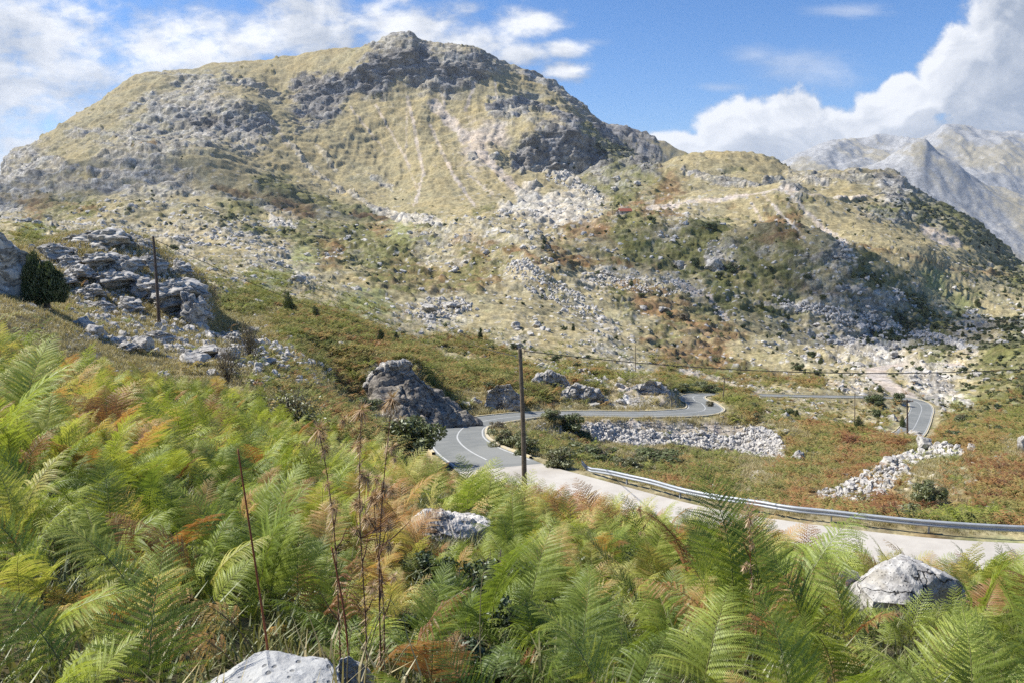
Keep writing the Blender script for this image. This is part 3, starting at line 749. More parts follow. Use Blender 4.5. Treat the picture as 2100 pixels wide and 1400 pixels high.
def vcol_mat(name, bump_scale=2.0, bump=0.5, rough=0.95):
    m, w, b = principled(name, rough, 0.1)
    at = w.n('ShaderNodeAttribute', attribute_name='cover')
    geo = w.n('ShaderNodeNewGeometry')
    n = w.noise(geo.outputs['Position'], bump_scale, 6, 0.65)
    n2 = w.noise(geo.outputs['Position'], .9, 4, 0.7)
    n3 = w.noise(geo.outputs['Position'], .22, 4, 0.75)
    f = w.math('MULTIPLY', w.smooth(n, .3, .7, .74, 1.26), w.math('MULTIPLY', w.smooth(n2, .32, .68, .74, 1.26), w.smooth(n3, .32, .68, .78, 1.22)))
    c = w.vmath('MULTIPLY', at.outputs['Color'], w.n('ShaderNodeCombineXYZ', i={0: f, 1: f, 2: f}).outputs[0])
    w.link(c, b.inputs['Base Color'])
    # crisp broken limestone where the slope is rocky: beds, joints and ledges at every scale
    rk = w.n('ShaderNodeAttribute', attribute_name='rocky').outputs['Fac']
    ps = w.vmath('MULTIPLY', geo.outputs['Position'], (1.0, 1.0, 2.2))
    big_n = w.noise(ps, .030, 11, .74, .25)
    fin_n = w.noise(geo.outputs['Position'], .11, 10, .80)
    face_f = w.smooth(big_n, .40, .58, .60, 1.34)
    fin_f = w.smooth(fin_n, .36, .60, .74, 1.24)
    rf = w.math('MULTIPLY', face_f, fin_f)
    gf = w.smooth(fin_n, .34, .62, .84, 1.12)
    mixf = w.n('ShaderNodeMix', data_type='FLOAT')
    w.link(w.math('MINIMUM', rk, 1.0), mixf.inputs[0]); w.link(gf, mixf.inputs[2]); w.link(rf, mixf.inputs[3])
    c = w.vmath('MULTIPLY', c, w.n('ShaderNodeCombineXYZ', i={0: mixf.outputs[0], 1: mixf.outputs[0], 2: mixf.outputs[0]}).outputs[0])
    w.link(c, b.inputs['Base Color'])
    bp = w.n('ShaderNodeBump', i={'Strength': bump, 'Distance': 0.25, 'Height': n})
    hh = w.math('MULTIPLY', w.math('MULTIPLY', w.math('MULTIPLY', big_n, 5.5), rk), w.n('ShaderNodeAttribute', attribute_name='far').outputs['Fac'])
    bp2 = w.n('ShaderNodeBump', i={'Strength': .6, 'Distance': 1.0, 'Height': hh, 'Normal': bp.outputs[0]})
    w.link(bp2.outputs[0], b.inputs['Normal'])
    return m

def grid_mesh(name, X, Y, Z, colors, mat, kind='structure', rocky=None, far=None):
    nr, nc = X.shape
    me = bpy.data.meshes.new(name)
    me.vertices.add(nr * nc)
    co = np.stack([X, Y, Z], -1).astype(np.float32).reshape(-1)
    me.vertices.foreach_set('co', co)
    i = np.arange((nr - 1) * nc).reshape(nr - 1, nc)[:, :-1]
    q = np.stack([i, i + 1, i + 1 + nc, i + nc], -1).reshape(-1, 4)
    me.loops.add(q.size)
    me.loops.foreach_set('vertex_index', q.reshape(-1).astype(np.int32))
    me.polygons.add(len(q))
    me.polygons.foreach_set('loop_start', np.arange(0, q.size, 4, dtype=np.int32))
    me.polygons.foreach_set('use_smooth', np.ones(len(q), bool))
    me.update(calc_edges=True)
    if colors is not None:
        at = me.color_attributes.new('cover', 'FLOAT_COLOR', 'POINT')
        c4 = np.ones((nr * nc, 4), np.float32); c4[:, :3] = np.clip(colors.reshape(-1, 3), 0.004, 0.8)
        at.data.foreach_set('color', c4.reshape(-1))
    for nm, ar in (('rocky', rocky), ('far', far)):
        if ar is not None:
            a_ = me.attributes.new(nm, 'FLOAT', 'POINT'); a_.data.foreach_set('value', np.clip(ar, 0, 1.2).astype(np.float32).reshape(-1))
    me.materials.append(mat)
    o = bpy.data.objects.new(name, me)
    COL.objects.link(o)
    if kind:
        o['kind'] = kind
    return o

M_TER = vcol_mat('ground cover', 3.0, 0.35)
terrain = grid_mesh('mountain_terrain', TX + MXD, TY + MYD, TZ, colr, M_TER, 'structure', np.clip(rocky * 1.15 - .08, 0, 1), np.clip((TY - 200) / 900, .04, 1))

# ------------------------------------------------------------------ far ranges beyond the ridge on the right
def far_range(name, lines, s0, s1, nc, base, seed, rough, bare):
    S = np.linspace(s0, s1, nc)
    X, Y, Z = fan(lines, S)
    lam = 900.0
    g = fbm(X / lam, Y / lam, 6, seed, gain=.5, ridged=True)
    Z = Z + rough * g * np.clip((Y - Y.min()) / 500, 0, 1)
    g2 = fbm(X / 260.0, Y / 420.0, 5, seed + 3, gain=.6, ridged=True)
    Z = Z + rough * .42 * g2
    sl = np.abs(np.gradient(Z, axis=1) / np.maximum(np.abs(np.gradient(X, axis=1)), 1))
    n = fbm(X / 700.0, Y / 900.0, 5, seed + 9) * 1.3 + bare - sl * 0.7 + g2 * .5
    t = np.clip(n * 2.0 + .5, 0, 1)[..., None]
    c = np.array([.29, .29, .285]) * (1 - t) + np.array([.31, .275, .19]) * t
    c = c * (1 + .3 * fbm(X / 90, Y / 90, 4, seed + 12))[..., None]
    return grid_mesh(name, X, Y, Z, c, M_TER, 'structure', (1 - t[..., 0] * .7) * .42, np.ones_like(Z) * 1.2)
far_range('far_hills', [
 (30, vline([(1300, 620, 3600), (2100, 640, 3600), (2600, 640, 3600)])),
 (60, vline([(1300, 560, 4200), (1750, 480, 4200), (1850, 490, 4200), (2000, 540, 4200), (2100, 580, 4200), (2600, 620, 4200)])),
 (60, vline([(1300, 520, 4800), (1600, 420, 4800), (1700, 400, 4800), (1780, 390, 4800), (1850, 400, 4800), (1950, 430, 4800), (2050, 470, 4800), (2100, 480, 4800), (2600, 560, 4800)])),
 (30, vline([(1300, 520, 5400), (1600, 400, 5400), (1700, 372, 5400), (1760, 362, 5400), (1800, 350, 5400), (1850, 325, 5400), (1880, 308, 5400), (1895, 305, 5400), (1910, 318, 5400), (1950, 345, 5400), (2000, 380, 5400), (2050, 405, 5400), (2100, 425, 5400), (2600, 520, 5400)])),
 (10, vline([(1300, 560, 6200), (1900, 420, 6200), (2600, 600, 6200)])),
 (4, vline([(1300, 660, 7000), (1900, 560, 7000), (2600, 680, 7000)])),
], .12, 1.1, 420, None, 301, 70, -.15)
far_range('distant_range', [
 (30, vline([(1300, 520, 7200), (1600, 460, 7200), (2100, 520, 7200), (2800, 560, 7200)])),
 (60, vline([(1300, 480, 7800), (1620, 380, 7800), (1700, 370, 7800), (1800, 370, 7800), (1950, 400, 7800), (2100, 420, 7800), (2800, 500, 7800)])),
 (40, vline([(1300, 470, 8400), (1600, 352, 8400), (1640, 330, 8400), (1690, 310, 8400), (1730, 318, 8400), (1780, 335, 8400), (1850, 335, 8400), (1950, 340, 8400), (2100, 350, 8400), (2800, 430, 8400)])),
 (40, vline([(1300, 470, 9600), (1650, 352, 9600), (1750, 302, 9600), (1800, 296, 9600), (1850, 303, 9600), (1900, 298, 9600), (1935, 278, 9600), (1960, 274, 9600), (2000, 282, 9600), (2050, 286, 9600), (2100, 292, 9600), (2300, 300, 9600), (2800, 400, 9600)])),
 (10, vline([(1300, 500, 10800), (2000, 320, 10800), (2800, 480, 10800)])),
 (4, vline([(1300, 560, 12500), (2000, 500, 12500), (2800, 560, 12500)])),
], .10, 1.2, 460, None, 401, 110, -.3)
print('terrain built', round(time.time() - T0, 1))
# ------------------------------------------------------------------ object helpers
def tag(o, label=None, cat=None, group=None, kind=None):
    if label: o['label'] = label
    if cat: o['category'] = cat
    if group: o['group'] = group
    if kind: o['kind'] = kind
    return o
def empty(name, loc, rz=0.0):
    o = bpy.data.objects.new(name, None)
    o.empty_display_size = 0.3
    COL.objects.link(o)
    o.location = loc; o.rotation_euler = (0, 0, rz)
    return o
def mesh_obj(name, verts, faces, mat, parent=None, smooth=False):
    me = bpy.data.meshes.new(name)
    me.from_pydata([tuple(v) for v in verts], [], [tuple(f) for f in faces])
    if smooth:
        me.polygons.foreach_set('use_smooth', np.ones(len(me.polygons), bool))
    me.update()
    if mat is not None:
        me.materials.append(mat)
    o = bpy.data.objects.new(name, me)
    COL.objects.link(o)
    if parent is not None:
        o.parent = parent
    return o
def np_mesh(name, V, T, mat, attrs=None, smooth=False):
    """fast triangle / quad mesh"""
    me = bpy.data.meshes.new(name)
    me.vertices.add(len(V)); me.vertices.foreach_set('co', np.asarray(V, np.float32).reshape(-1))
    T = np.asarray(T, np.int32); n = T.shape[1]
    me.loops.add(T.size); me.loops.foreach_set('vertex_index', T.reshape(-1))
    me.polygons.add(len(T)); me.polygons.foreach_set('loop_start', np.arange(0, T.size, n, dtype=np.int32))
    if smooth:
        me.polygons.foreach_set('use_smooth', np.ones(len(T), bool))
    me.update(calc_edges=True)
    for k, v in (attrs or {}).items():
        a = me.attributes.new(k, 'FLOAT', 'POINT'); a.data.foreach_set('value', np.asarray(v, np.float32))
    if mat is not None:
        me.materials.append(mat)
    return me
def tube(path, radii, n=6, cap=True):
    """verts, faces of a tapered tube along a polyline"""
    path = [Vector(p) for p in path]
    V, Fc = [], []
    for i, p in enumerate(path):
        t = (path[min(i + 1, len(path) - 1)] - path[max(i - 1, 0)]).normalized()
        a = t.cross(Vector((0.3, 0.9, 0.1)) if abs(t.y) < .9 else Vector((1, 0, 0))).normalized(); b = t.cross(a)
        r = radii[i] if hasattr(radii, '__len__') else radii
        for k in range(n):
            an = 2 * math.pi * k / n
            V.append(p + a * (r * math.cos(an)) + b * (r * math.sin(an)))
    for i in range(len(path) - 1):
        for k in range(n):
            Fc.append((i * n + k, i * n + (k + 1) % n, (i + 1) * n + (k + 1) % n, (i + 1) * n + k))
    if cap:
        Fc.append(tuple(range(n))[::-1]); Fc.append(tuple((len(path) - 1) * n + k for k in range(n)))
    return V, Fc
def join(parts):
    V, Fc = [], []
    for v, f in parts:
        o = len(V); V += list(v); Fc += [tuple(i + o for i in q) for q in f]
    return V, Fc
def box(cx, cy, cz, sx, sy, sz, M=None):
    V = [Vector((cx + dx * sx / 2, cy + dy * sy / 2, cz + dz * sz / 2)) for dx in (-1, 1) for dy in (-1, 1) for dz in (-1, 1)]
    if M is not None:
        V = [M @ v for v in V]
    return V, [(0, 1, 3, 2), (4, 6, 7, 5), (0, 4, 5, 1), (2, 3, 7, 6), (0, 2, 6, 4), (1, 5, 7, 3)]

# ------------------------------------------------------------------ materials
def surf_mat(name, c1, c2, scale=2.0, rough=0.9, bump=0.3, dist=.02, detail=6, spec=.2, c3=None):
    m, w, b = principled(name, rough, spec)
    geo = w.n('ShaderNodeTexCoord')
    pos = geo.outputs['Object']
    n = w.noise(pos, scale, detail, .62)
    col = w.mix(w.smooth(n, .35, .65), c1 + (1,), c2 + (1,))
    if c3:
        n2 = w.noise(pos, scale * .13, 4, .6)
        col = w.mix(w.smooth(n2, .45, .62), col, c3 + (1,))
    w.link(col, b.inputs['Base Color'])
    bp = w.n('ShaderNodeBump', i={'Strength': bump, 'Distance': dist, 'Height': n})
    w.link(bp.outputs[0], b.inputs['Normal'])
    return m
M_ASPH = surf_mat('asphalt', (.165, .172, .162), (.20, .205, .19), 1.2, .85, .2, .01, 5, .25, (.225, .228, .21))
M_CONC = surf_mat('pale concrete', (.42, .39, .34), (.48, .45, .395), .9, .85, .25, .01, 9, .2, (.35, .32, .275))
M_PAINT = surf_mat('white road paint', (.52, .52, .49), (.36, .37, .36), 5.0, .7, .1)
M_KERB = surf_mat('yellowed kerb paint', (.55, .46, .26), (.48, .44, .36), 2.5, .8, .2)
M_WOOD = surf_mat('weathered wood', (.19, .155, .115), (.12, .095, .07), 6.0, .85, .4, .01)
M_DWOOD = surf_mat('dark tarred wood', (.075, .055, .042), (.13, .10, .08), 6.0, .85, .4, .01)
M_ZINC = surf_mat('galvanised steel', (.40, .425, .45), (.34, .365, .39), 3.0, .45, .05, .002)
M_ZINC.node_tree.nodes['Principled BSDF'].inputs['Metallic'].default_value = 0.2
M_WIRE = surf_mat('black cable', (.03, .03, .03), (.05, .05, .05), 3.0, .6, .0)
M_PORC = surf_mat('insulator', (.35, .2, .12), (.3, .17, .1), 3.0, .4, .0)

# ------------------------------------------------------------------ roads
def road_strip(i0, i1, half0, half1, dz, side_off=None):
    """strip of the road between centre samples; half0/half1 are offsets from the centre (left positive)"""
    V, Fc = [], []
    for i in range(i0, i1 + 1):
        for h in (half0, half1):
            hh = h(i) if callable(h) else h
            V.append((RC[i, 0] + RN[i, 0] * hh, RC[i, 1] + RN[i, 1] * hh, RC[i, 2] + dz))
    for k in range(i1 - i0):
        Fc.append((2 * k, 2 * k + 1, 2 * k + 3, 2 * k + 2))
    return V, Fc
def near_idx(px, py):
    p = pick(px, py, 20, 330)
    return int(np.argmin((RC[:, 0] - p[0]) ** 2 + (RC[:, 1] - p[1]) ** 2))
J = near_idx(1040, 958)                      # the joint between the concrete and the asphalt
W2 = lambda f: (lambda i: f * RC[i, 3] / 2)
o = mesh_obj('concrete_road', *road_strip(0, J, W2(-1), W2(1), .03), M_CONC); o['kind'] = 'structure'
o = mesh_obj('asphalt_road', *road_strip(J, NRC - 1, W2(-1), W2(1), .03), M_ASPH); o['kind'] = 'structure'
mk = []
for side in (-1, 1):
    mk.append(road_strip(J + 2, NRC - 1, lambda i: side * (RC[i, 3] / 2 - .16), lambda i: side * (RC[i, 3] / 2 - .30), .036))
mk.append(road_strip(J + 4, NRC - 1, -.07, .07, .036))
o = mesh_obj('road_markings', *join(mk), M_PAINT); o['kind'] = 'structure'
def kerb(i0, i1, side, wdt=.22, hgt=.12):
    V, Fc = [], []
    for i in range(i0, i1 + 1):
        for (d, z) in ((0.0, 0.0), (0.0, hgt), (wdt, hgt), (wdt, -0.15)):
            h = side * (RC[i, 3] / 2 + .01 + d)
            V.append((RC[i, 0] + RN[i, 0] * h, RC[i, 1] + RN[i, 1] * h, RC[i, 2] + .03 + z))
    for k in range(i1 - i0):
        for j in range(3):
            q = (4 * k + j, 4 * k + j + 1, 4 * k + j + 5, 4 * k + j + 4)
            Fc.append(q if side > 0 else q[::-1])
    return V, Fc
o = mesh_obj('kerb', *join([kerb(J + 3, NRC - 1, -1), kerb(J + 10, NRC - 1, 1)]), M_KERB); o['kind'] = 'structure'
# dust-pale gravel lay-by outside the second bend
bx = near_idx(1446, 842)
print('road joint', J, 'bend', bx, RC[J], RC[bx])

# ------------------------------------------------------------------ guardrail along the far side of the concrete road
def polyline_z(P, n=30):
    P = catmull(np.array(P), n); return P
gp = []
for (x, y) in ((1192, 968), (1206, 981), (1222, 983), (1252, 981), (1290, 988), (1340, 1004), (1400, 1018), (1470, 1033), (1550, 1044), (1620, 1052), (1700, 1061), (1800, 1072), (1900, 1082), (2000, 1090), (2100, 1102), (2200, 1114), (2350, 1130)):
    # beam centre: find where the far road edge lies for that column and stand 1 m behind it
    a, e = ray(x, y)
    gp.append((a, e))
# road far edge offset
side = 1 if (RC[10, 1] + RN[10, 1] * 1) > RC[10, 1] else -1
GR = []
for (a, e) in gp:
    s = RC[:J + 12, :2] + side * RN[:J + 12] * (RC[:J + 12, 3] / 2 + .55)[:, None]
    k = int(np.argmin(np.abs(s[:, 0] - a * s[:, 1])))
    yy = s[k, 1]; zt = RC[k, 2] + .03
    GR.append([a * yy, yy, e * yy, zt])
GR = np.array(GR)
print('guardrail beam height over road', np.round(GR[:, 2] - GR[:, 3], 2))
GH = np.clip(GR[:, 2] - GR[:, 3], 0.25, 0.85)
GH[0] = .62; GH[1] = .16; GH[2] = .24; GH[3] = .38; GH[4:] = .42
GP = np.column_stack([GR[:, :2], GR[:, 3] + GH])
GP = catmull(GP, 24)
gacc = np.concatenate([[0], np.cumsum(np.linalg.norm(np.diff(GP, axis=0), axis=1))])
rail = empty('guardrail', (float(GP[0, 0]), float(GP[0, 1]), float(GP[0, 2] - .6)))
tag(rail, 'long galvanised steel crash barrier with a bent end beside the concrete road', 'guardrail')
RL = Vector(rail.location)
prof = [(-.155, .0), (-.125, .045), (-.085, .075), (-.045, .045), (0, .01), (.045, .045), (.085, .075), (.125, .045), (.155, .0)]
V, Fc = [], []
nB = int(gacc[-1] / .5)
for i in range(nB + 1):
    d = gacc[-1] * i / nB
    p = np.array([np.interp(d, gacc, GP[:, k]) for k in range(3)]); p2 = np.array([np.interp(min(d + .2, gacc[-1]), gacc, GP[:, k]) for k in range(3)]); p1 = np.array([np.interp(max(d - .2, 0), gacc, GP[:, k]) for k in range(3)])
    t = Vector(p2 - p1).normalized(); nrm = Vector((t.y, -t.x, 0)).normalized()
    if nrm.y > 0: nrm = -nrm
    up = Vector((0, 0, 1))
    dent = .05 * math.sin(d * .9) * math.exp(-d / 9)
    for (zz, out) in prof:
        V.append(Vector(p) + up * zz + nrm * (out + dent) - RL)
    for (zz, out) in prof[::-1]:
        V.append(Vector(p) + up * zz + nrm * (out + dent - .012) - RL)
m2 = 2 * len(prof)
for i in range(nB):
    for k in range(m2):
        Fc.append((i * m2 + k, i * m2 + (k + 1) % m2, (i + 1) * m2 + (k + 1) % m2, (i + 1) * m2 + k))
mesh_obj('beam', V, Fc, M_ZINC, rail, smooth=True)
d = 4.2
while d < gacc[-1]:
    p = np.array([np.interp(d, gacc, GP[:, k]) for k in range(3)]); p2 = np.array([np.interp(d + .3, gacc, GP[:, k]) for k in range(3)])
    t = Vector(p2 - p).normalized(); nrm = Vector((t.y, -t.x, 0)).normalized()
    if nrm.y > 0: nrm = -nrm
    M = Matrix.Translation(Vector(p) - nrm * .10) @ Matrix(((t.x, nrm.x, 0, 0), (t.y, nrm.y, 0, 0), (0, 0, 1, 0), (0, 0, 0, 1)))
    post = join([box(0, 0, -.35, .012, .09, 1.0), box(0, .045, -.35, .06, .01, 1.0), box(0, -.045, -.35, .06, .01, 1.0), box(0, .075, 0, .12, .05, .16)])
    mesh_obj('post', [M @ v - RL for v in post[0]], post[1], M_ZINC, rail)
    d += 4.0

# ------------------------------------------------------------------ utility poles and wires
def ground2(x, y):
    return float(bilerp_rows(TZ, x, y)[0])
def pole(name, px, py, ptop, Y, r, mat, label, arms='pin', lean=0.0, bury=.6):
    a, e = ray(px, py)
    base = Vector((a * Y, Y, e * Y))
    gz = ground2(base.x, base.y)
    base.z = min(base.z, gz) - bury if abs(base.z - gz) < 3 else base.z - bury
    at, et = ray(ptop[0], ptop[1])
    top = Vector((at * Y, Y, et * Y)); top.x = base.x + (top.x - base.x)
    H = top.z - base.z
    root = empty(name, base)
    tag(root, label, 'utility pole')
    n = 14
    path = [Vector(((top.x - base.x) * t + .02 * H * .3 * math.sin(t * 3), 0, H * t)) for t in [i / n for i in range(n + 1)]]
    V, Fc = tube(path, [r * (1.12 - .45 * i / n) for i in range(n + 1)], 10)
    mesh_obj('shaft', V, Fc, mat, root, smooth=False)
    tp = path[-1]
    if arms == 'T':
        V, Fc = box(tp.x, 0, H - .35, 2.1, .11, .13)
        mesh_obj('crossarm', V, Fc, mat, root)
        for dx in (-.95, -.45, .45, .95):
            V, Fc = tube([(tp.x + dx, 0, H - .29), (tp.x + dx, 0, H - .12)], [.045, .03], 8)
            mesh_obj('insulator', V, Fc, M_PORC, root)
        for s in (-1, 1):
            V, Fc = tube([(tp.x + s * .75, .07, H - .4), (tp.x, .07, H - 1.1)], .02, 5)
            mesh_obj('brace', V, Fc, M_ZINC, root)
    else:
        V, Fc = tube([(tp.x + r * .6, -.02, H - .22), (tp.x + r * 1.6, -.02, H - .22), (tp.x + r * 1.6, -.02, H - .08)], [.012, .012, .03], 6)
        mesh_obj('insulator', V, Fc, M_PORC, root)
        V, Fc = tube([(tp.x - r * .7, -.02, H - .45), (tp.x - r * 1.5, -.02, H - .45), (tp.x - r * 1.5, -.02, H - .33)], [.012, .012, .03], 6)
        mesh_obj('hook', V, Fc, M_ZINC, root)
    return root, base + Vector((tp.x, 0, H - .12))
P = {}
P['c'] = pole('utility_pole', 1077, 1002, (1066, 714), 36.5, .135, M_WOOD, 'tall pale wooden pole rising from the bracken beside the concrete road')
P['l'] = pole('utility_pole', 325, 648, (314, 485), 67.0, .14, M_DWOOD, 'dark leaning wooden pole beside the rocky outcrop on the left slope')
P['r'] = pole('utility_pole', 1861, 916, (1860, 818), 128, .16, M_DWOOD, 'dark pole with a wide crossarm standing in front of the farthest road bend', 'T')
P['a'] = pole('utility_pole', 1481, 833, (1486, 772), 150, .11, M_WOOD, 'thin pale pole with a crossarm beside the second road bend', 'T')
P['b'] = pole('utility_pole', 1753, 868, (1753, 806), 150, .10, M_WOOD, 'thin pale pole in the scrub below the gravel line')
P['d'] = pole('utility_pole', 1303, 757, (1303, 708), 200, .11, M_WOOD, 'thin pole on the stony slope above the rock cutting')
P['e'] = pole('utility_pole', 918, 692, (918, 656), 330, .14, M_WOOD, 'faint distant pole on the bracken slope left of the tall wooden pole')
P['f'] = pole('utility_pole', 33, 476, (33, 450), 400, .16, M_DWOOD, 'tiny far pole on the flat meadow at the far left')
P['g'] = pole('utility_pole', 126, 479, (126, 452), 390, .16, M_DWOOD, 'tiny far pole on the flat meadow right of the farthest left one')
P['h'] = pole('utility_pole', 1256, 448, (1256, 424), 620, .22, M_DWOOD, 'tiny dark pole standing beside the red roofed hut')
def wire(name, a, b, sag, r, label, cat='cable', n=40):
    a = Vector(a); b = Vector(b)
    path = []
    for i in range(n + 1):
        t = i / n
        p = a.lerp(b, t); p.z -= sag * 4 * t * (1 - t)
        path.append(p)
    V, Fc = tube(path, r, 5, cap=False)
    o = mesh_obj(name, V, Fc, M_WIRE)
    tag(o, label, cat, 'overhead cables')
    return o
pc = P['c'][1]
def far_pt(px, py, Y):
    a, e = ray(px, py); return Vector((a * Y, Y, e * Y))
wire('overhead_cable', pc + Vector((.2, 0, 0)), far_pt(2700, 690, 40), 1.45, .022, 'black cable running right from the tall wooden pole across the slope')
wire('overhead_cable', pc + Vector((-.2, 0, -.25)), P['e'][1], 2.2, .02, 'thin cable from the tall wooden pole back to the faint distant pole')
wire('overhead_cable', P['l'][1], P['g'][1], 5, .03, 'thin cable from the dark leaning pole to the far meadow poles')
wire('overhead_cable', P['l'][1] + Vector((.2, 0, -.2)), P['e'][1] + Vector((0, 0, -.2)), 6, .03, 'thin cable crossing the slope from the dark leaning pole')
wire('overhead_cable', P['g'][1], P['f'][1], .4, .03, 'short thin cable between the two tiny meadow poles')
wire('overhead_cable', P['b'][1], P['r'][1] + Vector((-.9, 0, 0)), 1.2, .02, 'thin cable between the scrub pole and the crossarm pole')
wire('overhead_cable', P['a'][1] + Vector((.4, 0, 0)), P['b'][1], 1.2, .02, 'thin cable between the second bend pole and the scrub pole')
wire('overhead_cable', P['r'][1] + Vector((.9, 0, 0)), far_pt(2500, 850, 110), 1.5, .02, 'thin cable running right from the crossarm pole')

# ------------------------------------------------------------------ hut
def hut():
    a, e = ray(1281, 449); Y = 632.0
    z = ground2(a * Y, Y)
    root = empty('stone_hut', (a * Y, Y, z - .3), rad(8))
    tag(root, 'small stone hut with rusty red roof on the plateau below the mountain', 'hut')
    ms = surf_mat('hut stone', (.34, .32, .29), (.26, .25, .23), 1.5, .9, .4, .05)
    mr = surf_mat('rusty roof', (.22, .07, .045), (.28, .11, .07), 1.0, .7, .2, .03)
    md = surf_mat('dark opening', (.03, .025, .02), (.05, .04, .03), 1.0)
    L, D, H, R = 9.5, 6.0, 2.9, 1.9
    V = [(-L/2, -D/2, 0), (L/2, -D/2, 0), (L/2, D/2, 0), (-L/2, D/2, 0), (-L/2, -D/2, H), (L/2, -D/2, H), (L/2, D/2, H), (-L/2, D/2, H), (-L/2, 0, H + R), (L/2, 0, H + R)]
    mesh_obj('wall', V, [(0, 1, 5, 4), (1, 2, 6, 9, 5), (2, 3, 7, 6), (3, 0, 4, 8, 7)], ms, root)
    rf = join([([Vector(v) for v in ((-L/2-.5, -D/2-.6, H-.25), (L/2+.5, -D/2-.6, H-.25), (L/2+.5, 0, H+R+.15), (-L/2-.5, 0, H+R+.15), (-L/2-.5, -D/2-.6, H-.1), (L/2+.5, -D/2-.6, H-.1), (L/2+.5, 0, H+R+.3), (-L/2-.5, 0, H+R+.3))],
                [(0, 1, 2, 3), (4, 7, 6, 5), (0, 4, 5, 1), (1, 5, 6, 2), (3, 2, 6, 7), (0, 3, 7, 4)]),
               ([Vector(v) for v in ((-L/2-.5, D/2+.6, H-.25), (L/2+.5, D/2+.6, H-.25), (L/2+.5, 0.01, H+R+.15), (-L/2-.5, 0.01, H+R+.15), (-L/2-.5, D/2+.6, H-.1), (L/2+.5, D/2+.6, H-.1), (L/2+.5, 0.01, H+R+.3), (-L/2-.5, 0.01, H+R+.3))],
                [(0, 3, 2, 1), (4, 5, 6, 7), (0, 1, 5, 4), (1, 2, 6, 5), (3, 7, 6, 2), (0, 4, 7, 3)])])
    mesh_obj('roof', *rf, mr, root)
    mesh_obj('door', *box(1.2, -D/2 - .03, 1.0, 1.1, .08, 2.0), md, root)
    for x in (-2.8, 3.6):
        mesh_obj('window', *box(x, -D/2 - .03, 1.6, .9, .08, .9), md, root)
    V, Fc = box(-5.9, .4, 1.3, 2.2, 3.2, 2.6); mesh_obj('shed', V, Fc, ms, root)
    V, Fc = box(-6.0, .4, 2.72, 2.8, 3.8, .16); mesh_obj('shed_roof', V, Fc, mr, root)
hut()
print('roads, poles', round(time.time() - T0, 1))
# ------------------------------------------------------------------ scattering of uncountable cover (geometry nodes)
def scatter(name, P, rot, scl, idx, tint, sources, label, kind='stuff'):
    me = bpy.data.meshes.new(name)
    n = len(P)
    me.vertices.add(n); me.vertices.foreach_set('co', np.asarray(P, np.float32).reshape(-1))
    a = me.attributes.new('rot', 'FLOAT_VECTOR', 'POINT'); a.data.foreach_set('vector', np.asarray(rot, np.float32).reshape(-1))
    a = me.attributes.new('scl', 'FLOAT_VECTOR', 'POINT'); a.data.foreach_set('vector', np.asarray(scl, np.float32).reshape(-1))
    a = me.attributes.new('idx', 'INT', 'POINT'); a.data.foreach_set('value', np.asarray(idx, np.int32))
    a = me.attributes.new('tint', 'FLOAT', 'POINT'); a.data.foreach_set('value', np.asarray(tint, np.float32))
    o = bpy.data.objects.new(name, me); COL.objects.link(o)
    ng = bpy.data.node_groups.new(name + ' scatter', 'GeometryNodeTree')
    ng.interface.new_socket('Geometry', in_out='INPUT', socket_type='NodeSocketGeometry')
    ng.interface.new_socket('Geometry', in_out='OUTPUT', socket_type='NodeSocketGeometry')
    N = ng.nodes; L = ng.links
    gi = N.new('NodeGroupInput'); go = N.new('NodeGroupOutput')
    iop = N.new('GeometryNodeInstanceOnPoints')
    L.new(gi.outputs[0], iop.inputs['Points'])
    jn = N.new('GeometryNodeJoinGeometry')
    for s in sources:
        oi = N.new('GeometryNodeObjectInfo'); oi.transform_space = 'ORIGINAL'
        oi.inputs['Object'].default_value = s; oi.inputs['As Instance'].default_value = True
        L.new(oi.outputs['Geometry'], jn.inputs[0])
    L.new(jn.outputs[0], iop.inputs['Instance'])
    iop.inputs['Pick Instance'].default_value = True
    def attr(nm, dt):
        nd = N.new('GeometryNodeInputNamedAttribute'); nd.data_type = dt; nd.inputs['Name'].default_value = nm
        return next(s for s in nd.outputs if s.enabled and s.name == 'Attribute')
    L.new(attr('idx', 'INT'), iop.inputs['Instance Index'])
    e2r = N.new('FunctionNodeEulerToRotation')
    L.new(attr('rot', 'FLOAT_VECTOR'), e2r.inputs[0]); L.new(e2r.outputs[0], iop.inputs['Rotation'])
    L.new(attr('scl', 'FLOAT_VECTOR'), iop.inputs['Scale'])
    L.new(iop.outputs[0], go.inputs[0])
    md = o.modifiers.new('scatter', 'NODES'); md.node_group = ng
    tag(o, label, None, None, kind)
    return o

def tinted(w, lo=None):
    """value 0..1 per instance (or per object)"""
    a = w.n('ShaderNodeAttribute', attribute_name='tint', attribute_type='INSTANCER')
    return a.outputs['Fac']

